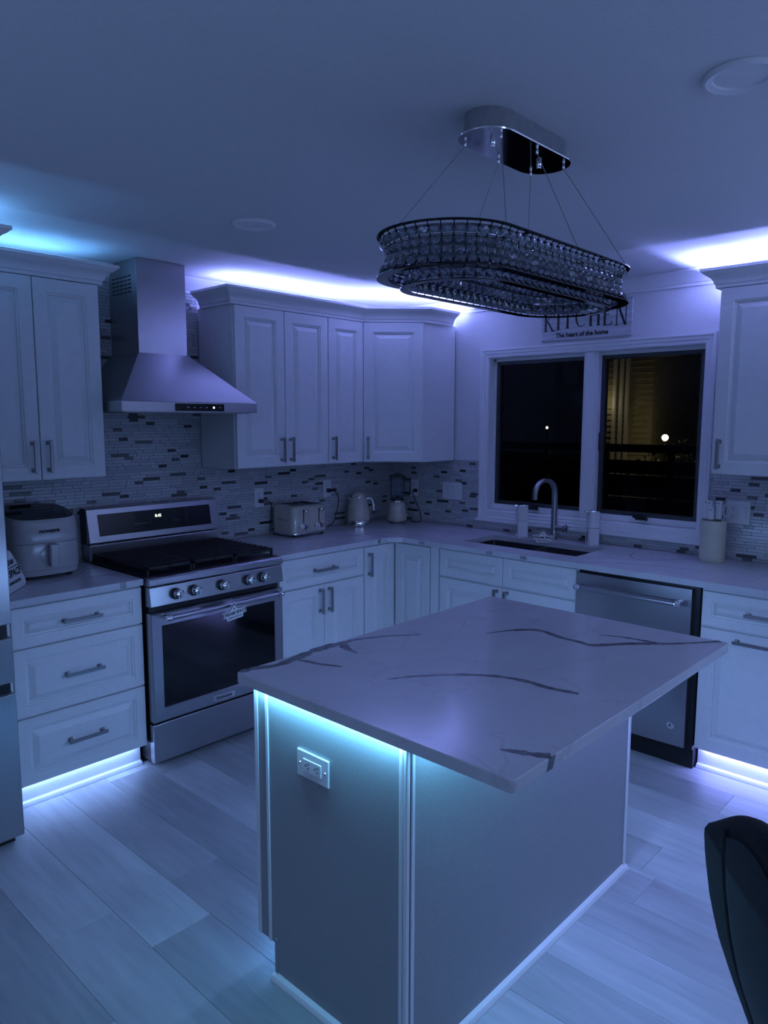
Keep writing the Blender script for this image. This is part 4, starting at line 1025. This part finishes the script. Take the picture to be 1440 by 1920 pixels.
# ------------------------------------------------------------------ blender
def blender_():
    t = thing('jar_blender', 'cream retro blender with clear square jar in the corner', 'blender', (-.165, -.232, CT), R(-45))
    m = MB(); m.lathe([(.055, .001), (.060, .004), (.060, .014), (.056, .018)], 0, 0, 32); m.build('base_ring', M['nickel'], t, smooth=35)
    m = MB(); m.lathe([(.068, .016), (.071, .022), (.070, .045), (.066, .085), (.060, .120), (.053, .140), (.046, .146)], 0, 0, 32); m.build('motor_base', M['cream'], t, smooth=50)
    m = MB(); m.lathe([(.046, .146), (.048, .149), (.047, .158)], 0, 0, 32); m.build('chrome_collar', M['chrome'], t, smooth=35)
    m = MB(); m.lathe([(.050, .158), (.051, .162), (.050, .172)], 0, 0, 32); m.build('jar_collar', M['black'], t, smooth=35)
    m = MB(); m.rings([rr(.038, .038, .012, .173), rr(.043, .043, .012, .20), rr(.049, .049, .012, .310), rr(.047, .047, .012, .310), rr(.041, .041, .012, .20), rr(.036, .036, .012, .177)], True, True, True); m.build('jar', M['jar'], t, smooth=40)
    m = MB(); m.rings([rr(.050, .050, .013, .311), rr(.051, .051, .013, .330), rr(.046, .046, .012, .334)], True, True, True); m.box(-.022, .022, -.022, .022, .334, .350); m.build('lid', M['black'], t, smooth=30)
    m = MB(); m.tube([(.047, 0, .298), (.080, 0, .298), (.092, 0, .285), (.092, 0, .205), (.080, 0, .192), (.043, 0, .192)], .0065, 10); m.build('jar_handle', M['jar'], t, smooth=60)
    m = MB(); m.lathe_axis((.069, 0, .050), (1, 0, 0), [(.012, 0), (.012, .010), (.009, .013)], 16); m.build('speed_knob', M['chrome'], t, smooth=35)
    for k, ch in enumerate('SMEG'):
        a = R(-90-36+k*24); r_ = .0690
        text_obj(ch, .014, M['nickel'], t, (r_*math.cos(a), r_*math.sin(a), .078), rot=(PI/2-R(8), 0, a+PI/2), bold=.0004)
    m = MB()
    for k in range(4):
        a = R(90*k); m.tube([(0, 0, .182), (.014*math.cos(a), .014*math.sin(a), .186), (.022*math.cos(a), .022*math.sin(a), .196)], .0015, 5)
    m.build('blades', M['chrome'], t)
blender_()

# ------------------------------------------------------------------ air fryer
def fryer():
    t = thing('air_fryer', 'pale grey air fryer with black glass top beside the refrigerator', 'air fryer', (-2.632, -.205, CT))
    m = MB(); a, b = .158, .150
    def sec(s, z, slope=0):
        p = []
        n = 40
        for k in range(n):
            c_, s_ = math.cos(2*PI*k/n), math.sin(2*PI*k/n)
            x = a*s*math.copysign(abs(c_)**.55, c_); y = b*s*math.copysign(abs(s_)**.62, s_)
            p.append((x, y, z + slope*(y/b)))
        return p
    m.rings([sec(.86, .016), sec(.95, .020), sec(.985, .045)], True, True, False); m.build('base', M['fryer'], t, smooth=40)
    m = MB(); m.rings([sec(.985, .046), sec(1.0, .06), sec(1.0, .160), sec(.996, .166)], True, True, False); bk = m.build('basket_front', M['fryer'], t, smooth=40)
    m = MB(); m.rings([sec(.996, .1675), sec(1.0, .172), sec(.975, .275, .022), sec(.945, .291, .024), sec(.92, .296, .025), sec(.90, .293, .025)], True, True, True); m.build('housing', M['fryer'], t, smooth=40)
    m = MB(); m.rings([sec(.898, .2935, .025), sec(.885, .2965, .025)], True, True, True); m.build('glass_top', M['glassblack'], t, smooth=40)
    f = MB()
    for x in (-.10, .10):
        for y in (-.09, .09): f.lathe([(.014, .001), (.016, .018)], x, y, 12)
    f.build('feet', M['black'], t)
    # vertical handle standing out of the basket front, with a concave pad behind
    m = MB(); rb = [(-.018, -b-.038), (.018, -b-.038), (.021, -b-.030), (.016, -b+.002), (-.016, -b+.002), (-.021, -b-.030)]
    m.rings([[(x, y, z) for x, y in rb] for z in (.062, .066, .158, .163)], True, True, True)
    m.build('basket_handle', M['fryer'], bk, bev=.004)
    m = MB(); m.rings([[(s*.05*math.cos(q_), -b-.0005-d, .112+s*.046*math.sin(q_)) for q_ in [2*PI*k/24 for k in range(24)]] for s, d in ((1, .0), (1, .0015), (.94, .0022))], True, False, True)
    m.build('handle_pad', M['fryer'], bk, smooth=40)
    text_obj('nuwave', .026, M['ink'], t, (-.005, -b*.988, .222), rot=(PI/2-R(3), 0, 0), bold=.0012, sx=1.15, shear=.2)
    h = MB()
    for k in range(3): h.sphere((a+.0005, .02, .13+.045*k), .003, 8, 6)
    h.build('indicator_beads', M['chrome'], t)
fryer()

# ------------------------------------------------------------------ sign above the window
def sign():
    t = thing('kitchen_sign', 'whitewashed wooden KITCHEN sign hanging above the window', 'sign', (-.001, -1.555, 2.103), WZ)
    MB().box(-.285, .285, -.014, 0, 0, .210).build('board', M['board'], t, bev=.002)
    for k in range(1, 3): MB().box(-.285, .285, -.0143, -.0138, .07*k-.0006, .07*k+.0006).build('board_joint', M['veinsoft'], t)
    # serif capitals drawn stroke by stroke, rising and falling along an arc
    T = MB(); W_, S_, Hh = .062, .007, .105
    def q(p): T.prism(p, lambda a, b, d: (a, d, b), -.0152, -.0138)
    def arc(x): return .052 + .018*math.cos(x/.30*PI*.5) - .0
    def place(x0, polys, hs=1.0):
        for p in polys:
            q([(x0+a, arc(x0+W_/2)+b*hs) for a, b in p])
    def stem(x, w_=.0105, z0=0, z1=Hh): return [(x-w_/2, z0), (x+w_/2, z0), (x+w_/2, z1), (x-w_/2, z1)]
    def serif(x, z, w_=.020): return [(x-w_/2, z), (x+w_/2, z), (x+w_/2, z+.003), (x-w_/2, z+.003)]
    def col(x, w_=.0105): return [stem(x, w_), serif(x, 0), serif(x, Hh-.003)]
    def dia(x0, z0, x1, z1, w_): return [(x0-w_/2, z0), (x0+w_/2, z0), (x1+w_/2, z1), (x1-w_/2, z1)]
    def cc():
        out = []; cx, cz, R1, R2 = .034, Hh/2, Hh/2, .030
        for k in range(14):
            a0, a1 = R(50+260*k/14), R(50+260*(k+1)/14)
            def w_(a): return .003+.006*max(0, -math.cos(a))
            out.append([(cx+R2*math.cos(a0), cz+R1*math.sin(a0)), (cx+R2*math.cos(a1), cz+R1*math.sin(a1)), (cx+(R2-w_(a1))*math.cos(a1), cz+(R1-w_(a1))*math.sin(a1)), (cx+(R2-w_(a0))*math.cos(a0), cz+(R1-w_(a0))*math.sin(a0))])
        out.append([(cx+.018, Hh-.006), (cx+.021, Hh-.006), (cx+.021, Hh-.03), (cx+.018, Hh-.022)])
        return out
    L_ = {'K': col(.012)+[dia(.016, .046, .050, Hh, .004), dia(.050, 0, .022, .052, .009), serif(.050, 0), serif(.050, Hh-.003)],
          'I': col(.012), 'T': [stem(.028), serif(.028, 0)]+[[(.0, Hh-.004), (.056, Hh-.004), (.056, Hh), (.0, Hh)], [(0, Hh-.018), (.003, Hh-.018), (.003, Hh), (0, Hh)], [(.053, Hh-.018), (.056, Hh-.018), (.056, Hh), (.053, Hh)]],
          'C': cc(), 'H': col(.012)+col(.050)+[[(.012, .050), (.050, .050), (.050, .054), (.012, .054)]],
          'E': col(.012)+[[(.012, 0), (.046, 0), (.048, .020), (.045, .020), (.042, .004), (.012, .004)], [(.012, Hh-.004), (.042, Hh-.004), (.045, Hh-.018), (.047, Hh-.018), (.045, Hh), (.012, Hh)], [(.012, .050), (.034, .050), (.034, .054), (.012, .054)]],
          'N': [stem(.010, .004), serif(.010, 0), serif(.010, Hh-.003, .014), stem(.052, .004), serif(.052, Hh-.003), dia(.050, 0, .012, Hh, .010)]}
    x = -.272
    adv = {'K': .070, 'I': .034, 'T': .066, 'C': .073, 'H': .072, 'E': .062, 'N': .07}
    sc = .54/sum(adv[c] for c in 'KITCHEN')
    for c in 'KITCHEN':
        for p in L_[c]:
            xm = x+adv[c]*sc/2; q([(x+a*sc*1.05, arc(xm)+b*1.15) for a, b in p])
        x += adv[c]*sc
    T.build('lettering', M['ink'], t)
    text_obj('The heart of the home', .036, M['ink'], t, (-.02, -.0146, .030), bold=.0014, depth=.0004)
sign()

# ------------------------------------------------------------------ recessed ceiling lights
for x, y, lab in ((-2.107, -1.197, 'round white recessed ceiling light above the range side'), (-2.136, -3.058, 'round white recessed ceiling light at the right edge near the camera')):
    t = thing('recessed_light', lab, 'ceiling light', (x, y, H), 0)
    MB().lathe([(.086, -.0005), (.086, -.006), (.079, -.012), (.064, -.007), (.062, -.0005)], 0, 0, 40).build('trim_ring', M['trim'], t, smooth=35)
    MB().lathe([(.063, -.0006), (.063, -.003), (.0001, -.0036)], 0, 0, 40).build('lens', M['lens'], t, smooth=35)

# ------------------------------------------------------------------ chandelier
def chandelier():
    cx, cy = -2.205, -2.500
    t = thing('chandelier', 'oblong black and crystal chandelier hanging on six wires over the island', 'chandelier', (cx, cy, H))
    def stadium(L, r, s):
        """point and outward normal at arclength s, long axis x"""
        P = 2*L+2*PI*r; s %= P
        if s < L: return (-L/2+s, -r), (0, -1)
        s -= L
        if s < PI*r: a = -PI/2+s/r; return (L/2+r*math.cos(a), r*math.sin(a)), (math.cos(a), math.sin(a))
        s -= PI*r
        if s < L: return (L/2-s, r), (0, 1)
        s -= L; a = PI/2+s/r; return (-L/2+r*math.cos(a), r*math.sin(a)), (math.cos(a), math.sin(a))
    def loop(L, r, off, z, n=96):
        P = 2*L+2*PI*r; out = []
        for k in range(n):
            (x, y), (nx, ny) = stadium(L, r, P*k/n); out.append((x+nx*off, y+ny*off, z))
        return out
    def rim(L, r, z, w_, name, h=.003):
        m = MB(); A, B, C, D = loop(L, r, 0, z), loop(L, r, -w_, z), loop(L, r, -w_, z+h), loop(L, r, 0, z+h)
        m.rings([A, B, C, D, A], True); return m.build(name, M['rim'], t, smooth=40)
    M['rim'] = noise_tint(mat('black_chrome_rim', rough=.12, metal=1), 20, (.02, .02, .024), (.03, .03, .034))
    # canopy
    cl, cr = .27, .078
    zt = -.0005
    m = MB(); m.rings([loop(cl, cr, -.014, zt, 64), loop(cl, cr, -.014, zt-.052, 64)], True, True, True); m.build('canopy', M['grey'], t, smooth=40)
    m = MB(); m.rings([loop(cl, cr, 0, zt-.0525, 64), loop(cl, cr, .001, zt-.054, 64), loop(cl, cr, 0, zt-.057, 64)], True, True, True); m.build('mirror_plate', M['chrome'], t, smooth=40)
    # rings
    rings = [(.58, .185, -.430, -.334, 4, 73), (.50, .152, -.450, -.362, 3, 61)]
    dz = [1, 0]
    e = .0115
    def crystal_mesh(w_, h_):
        m = MB(); d = .011
        for s in (1, -1):
            o = [(-w_, 0, -h_), (w_, 0, -h_), (w_, 0, h_), (-w_, 0, h_)]
            i = [(-w_*.62, s*d*.7, -h_*.62), (w_*.62, s*d*.7, -h_*.62), (w_*.62, s*d*.7, h_*.62), (-w_*.62, s*d*.7, h_*.62)]
            m.rings([o, i], True)
            b = len(m.v); m.v += i+[(0, s*d, 0)]; fs = [(b+k, b+(k+1) % 4, b+4) for k in range(4)]; m.f += fs; m.mi += [0]*4
        return m
    def place(L, r, z0, z1, rows, cols, outer):
        P = 2*L+2*PI*r; hh = (z1-z0-.006)/rows; cw = P/cols
        cmesh = crystal_mesh(cw*.49, hh*.50)
        me = cmesh.mesh('crystal', M['crystal']) if outer else None
        stuff = MB(); ribs = MB(); grid = []
        for c in range(cols):
            (x, y), (nx, ny) = stadium(L, r, P*(c+.5)/cols)
            for k in range(rows):
                zz = z0+.003+hh*(k+.5); f = 1-((k+.5)/rows*2-1)**2
                off = -.006-.026*f
                tilt = -.45*((k+.5)/rows*2-1)
                ang = math.atan2(ny, nx)+PI/2
                tilt += random.uniform(-.07, .07); ang += random.uniform(-.06, .06)
                mt = Matrix.Translation((x+nx*off, y+ny*off, zz)) @ Matrix.Rotation(ang, 4, 'Z') @ Matrix.Rotation(tilt, 4, 'X')
                if outer:
                    o = bpy.data.objects.new('crystal', me); COL.objects.link(o); o.parent = t; o.matrix_local = mt
                else:
                    stuff.add([mt @ Vector(v) for v in cmesh.v], cmesh.f)
            (x, y), (nx, ny) = stadium(L, r, P*c/cols)
            pts = []
            for k in range(7):
                u = k/6; f = 1-(u*2-1)**2; off = -.004-.028*f; pts.append((x+nx*off, y+ny*off, z0+.002+(z1-z0-.002)*u))
            if outer:
                mb = MB(); mb.tube(pts, .0016, 5); mb.build('rib', M['rim'], t)
            else: ribs.tube(pts, .0014, 4)
        for k in range(1, rows):
            u = k/rows; f = 1-(u*2-1)**2; off = -.004-.028*f; zz = z0+.003+hh*k
            A = loop(L, r, off, zz, 80); B = loop(L, r, off-.002, zz+.0015, 80); C = loop(L, r, off-.004, zz, 80)
            MB().rings([A, B, C, A], True).build('hoop', M['rim'], t)
        if not outer:
            stuff.build('inner_crystals', M['crystal'], t, kind='stuff'); ribs.build('inner_ribs', M['rim'], t, kind='stuff')
    for n_, (L, r, z0, z1, rows, cols) in enumerate(rings):
        rim(L, r, z1, .012, 'top_rim'); rim(L, r, z0-.003, .030 if n_ == 0 else .022, 'bottom_rim')
        place(L, r, z0, z1, rows, cols, n_ == 0)
    # spokes that tie the rings together
    m = MB()
    for x in (-.2, .2): m.box(x-.004, x+.004, -.172, .172, -.334, -.330)
    m.build('cross_bar', M['rim'], t)
    # wires
    cpts = [(881, 256), (925, 241), (948, 287), (989, 276), (1007, 316), (1045, 305)]
    tops = [(-.165, .052), (-.150, -.050), (.0, .060), (.010, -.058), (.155, .052), (.165, -.050)]
    bots = [(-.37, .150), (-.40, -.140), (-.02, .180), (.0, -.179), (.38, .150), (.37, -.150)]
    bots = [(-.36, .165), (-.31, -.179), (.0, .179), (.03, -.179), (.33, .17), (.36, -.165)]
    for (x, y), (bx, by) in zip(tops, bots):
        m = MB(); m.tube([(x, y, -.070), (bx, by, -.333)], .0011, 6); wo = m.build('wire', M['grey'], t)
        g = MB(); g.lathe([(.0015, -.073), (.0040, -.069), (.0040, -.062), (.0025, -.057)], x, y, 10); g.build('wire_grip', M['chrome'], wo, smooth=40)
    for x in (-.115, .115):
        MB().lathe([(.0065, -.072), (.0072, -.070), (.0072, -.057)], x, 0, 14).build('finial', M['chrome'], t, smooth=40)
chandelier()

# ------------------------------------------------------------------ chair
def chair():
    P0 = Vector((-2.68, -3.247, 0)); a = R(40); d = -Vector((math.cos(a), math.sin(a), 0)); nrm = Vector((math.sin(a), -math.cos(a), 0))
    W = .40
    ctr = P0+d*(W/2)+nrm*.28
    t = thing('upholstered_chair', 'dark upholstered dining chair seen from behind at the lower right', 'chair', (ctr.x, ctr.y, 0))
    def lean(dz):   # forward shift below the top, read off the side edge
        pts = [(0, 0), (.057, .005), (.141, .018), (.215, .036), (.301, .066), (.398, .103), (.50, .135)]
        for (z0, n0), (z1, n1) in zip(pts, pts[1:]):
            if dz <= z1: return n0+(n1-n0)*(dz-z0)/(z1-z0)
        return .135
    def S(u, v, off):   # u 0..1 across, v 0..1 down
        top = .880+.10*math.sin(PI*min(1, max(0, u)))**1.1
        z = top+(.48-top)*v; wd = W*(1-.10*v*v)
        uu = (W-wd)/2*.5+u*wd
        bow = .030*(1-(2*u-1)**2)
        p = P0+d*uu+nrm*(lean(max(0, .90-z))-bow*0+off) ; p.z = z
        return p-Vector((ctr.x, ctr.y, 0))
    def patch(u0, u1, v0, v1, o0, o1, name, m, n=16, mm=14, puff=0):
        mb = MB(); F = []; B = []
        g = []
        for off in (o0, o1):
            for j in range(mm+1):
                for i in range(n+1):
                    u = u0+(u1-u0)*i/n; v = v0+(v1-v0)*j/mm
                    pf = puff*math.sin(PI*i/n)**.4*math.sin(PI*j/mm)**.4*(-1 if off == o0 else 1)
                    g.append(S(u, v, off+pf))
        K = (n+1)*(mm+1); fs = []
        for j in range(mm):
            for i in range(n):
                q = j*(n+1)+i
                fs += [(q, q+1, q+n+2, q+n+1), (q+K, q+K+n+1, q+K+n+2, q+K+1)]
        for i in range(n): fs += [(i, i+K, i+1+K, i+1), (mm*(n+1)+i, mm*(n+1)+i+1, mm*(n+1)+i+1+K, mm*(n+1)+i+K)]
        for j in range(mm): fs += [(j*(n+1), (j+1)*(n+1), (j+1)*(n+1)+K, j*(n+1)+K), (j*(n+1)+n, j*(n+1)+n+K, (j+1)*(n+1)+n+K, (j+1)*(n+1)+n)]
        mb.add(g, fs); return mb.build(name, m, t, smooth=50)
    back = patch(0, 1, 0, 1, 0, .045, 'backrest', M['mesh'])
    patch(.26, .74, .03, .97, -.004, .010, 'back_panel', M['fabric'], puff=.006)
    for u in (.24, .76):
        MB().tube([S(u, v/12, -.002) for v in range(0, 13)], .006, 8).build('piping', M['fabric'], back, smooth=60)
    MB().tube([S(k/24, 0, .0225) for k in range(25)], .0225, 12).build('top_roll', M['mesh'], t, smooth=60)
    MB().tube([S(.0, v/12, .010) for v in range(4, 13)], .0035, 6).build('edge_piping', M['nickel'], back, smooth=60)
    # seat and legs
    def Q(u, n_, z): p = P0+d*u+nrm*n_; return Vector((p.x-ctr.x, p.y-ctr.y, z))
    mb = MB()
    ring = lambda i, z: [Q(.0+i, .12+i, z), Q(W-i, .12+i, z), Q(W-i, .55-i, z), Q(0+i, .55-i, z)]
    mb.rings([ring(.01, .40), ring(0, .41), ring(0, .46), ring(.012, .48)], True, True, True); mb.build('seat', M['fabric'], t, bev=.01)
    for u, n_ in ((.03, .14), (W-.03, .14), (.03, .52), (W-.03, .52)):
        s = -.05 if n_ < .3 else .03
        MB().tube([Q(u, n_, .40), Q(u+(-.02 if u < .2 else .02), n_+s, .001)], [.013, .009], 10).build('leg', M['chrome'], t, smooth=60)
chair()

# ------------------------------------------------------------------ outside, at night
gr = MB().box(.5, 40, -15, 30, -.62, -.5).build('ground', M['soil']); gr['kind'] = 'structure'
def neighbour():
    t = thing('neighbour_house', 'neighbouring house with lit horizontal siding seen through the right pane', 'house', (12, 3.7, -.5))
    MB().box(.05, 4, -.55, 1.1, 0, 4.2).build('wall', M['siding'], t)
    s = MB()
    for k in range(30): z = .2+.13*k; s.prism([(0, z), (-.0, z), (.05, z+.125), (.05, z)], lambda a, b, d: (a, d, b), -.75, 1.1) if False else s.add([(.0, -.55, z), (.0, 1.1, z), (.05, 1.1, z+.125), (.05, -.55, z+.125), (.05, -.55, z), (.05, 1.1, z)], [(0, 1, 2, 3), (0, 4, 5, 1), (0, 3, 4), (1, 5, 2)])
    s.build('siding_boards', M['siding'], t, kind='stuff')
    for y in (.33, .17, .03): MB().box(-.05, .02, y-.035, y+.035, .2, 3.6).build('corner_board', M['trim'], t)
    MB().add([(-.3, -1.0, 4.2), (4.3, -1.0, 4.2), (4.3, 1.4, 4.2), (-.3, 1.4, 4.2), (-.3, .2, 5.4), (4.3, .2, 5.4)], [(0, 1, 5, 4), (2, 3, 4, 5), (0, 4, 3), (1, 2, 5), (0, 3, 2, 1)]).build('roof', M['fencewood'], t)
neighbour()
def lantern(loc, e, r, label):
    t = thing('porch_lamp', label, 'lamp', loc, 0)
    MB().sphere((0, 0, 0), r, 10, 8).build('bulb', M['bulb'], t)
    MB().lathe([(.02, -r*1.5), (.05, -r*1.3), (.05, -r*1.1)], 0, 0, 8).build('bracket', M['black'], t)
    MB().lathe([(.02, -loc[2]-.5), (.02, -r*1.5)], 0, 0, 8).build('post', M['black'], t)
    if e:
        l = bpy.data.lights.new('porch_light', 'POINT'); l.energy = e; l.color = (1, .82, .45); l.shadow_soft_size = .05
        o = bpy.data.objects.new('porch_light', l); COL.objects.link(o); o.location = (loc[0]-.12, loc[1], loc[2])
lantern((11.0, 2.42, 1.29), 5, .065, 'bright warm porch lamp seen through the right pane')
lantern((11.7, 4.30, 2.02), 1.6, .035, 'small warm lamp added to light the siding near the window mullion')  # added lamp, gives the siding its local gradient
lantern((13.0, 6.35, 1.45), 0, .03, 'tiny distant lamp seen through the left pane')
def fence():
    t = thing('garden_fence', 'dark horizontal board fence across the yard outside the window', 'fence', (8.5, 2.5, -.5))
    for y in range(-4, 7): MB().box(.0, .09, y*1.2-.045, y*1.2+.045, 0, 1.72).build('post', M['fencewood'], t)
    for k, (z0, z1) in enumerate(((1.58, 1.72), (1.20, 1.44), (.80, 1.18), (.40, .78), (.02, .38))):
        MB().box(-.02, 0, -5, 7.4, z0, z1).build('rail', M['fencewood'], t)
fence()
def bush(loc, r, label, seed):
    rnd = random.Random(seed); t = thing('bush', label, 'bush', loc)
    m = MB()
    for _ in range(420):
        a, b_ = rnd.uniform(0, 2*PI), math.acos(rnd.uniform(-.4, 1)); q_ = r*rnd.uniform(.6, 1.0)
        c_ = Vector((q_*math.sin(b_)*math.cos(a), q_*math.sin(b_)*math.sin(a), r*.6+q_*math.cos(b_)))
        u = Vector([rnd.uniform(-1, 1) for _ in range(3)]).normalized()*.07; v = u.orthogonal().normalized()*.035
        m.add([c_-u, c_+v, c_+u, c_-v], [(0, 1, 2, 3)])
    m.build('foliage', M['leaf'], t, kind='stuff')
    MB().tube([(0, 0, 0), (.02, 0, r)], .03, 6).build('stem', M['fencewood'], t)
bush((10.6, 1.95, -.5), 1.1, 'leafy bush lit by the porch lamp outside the right pane', 4)
bush((10.2, 4.3, -.5), .8, 'dark bush in front of the lit siding', 9)
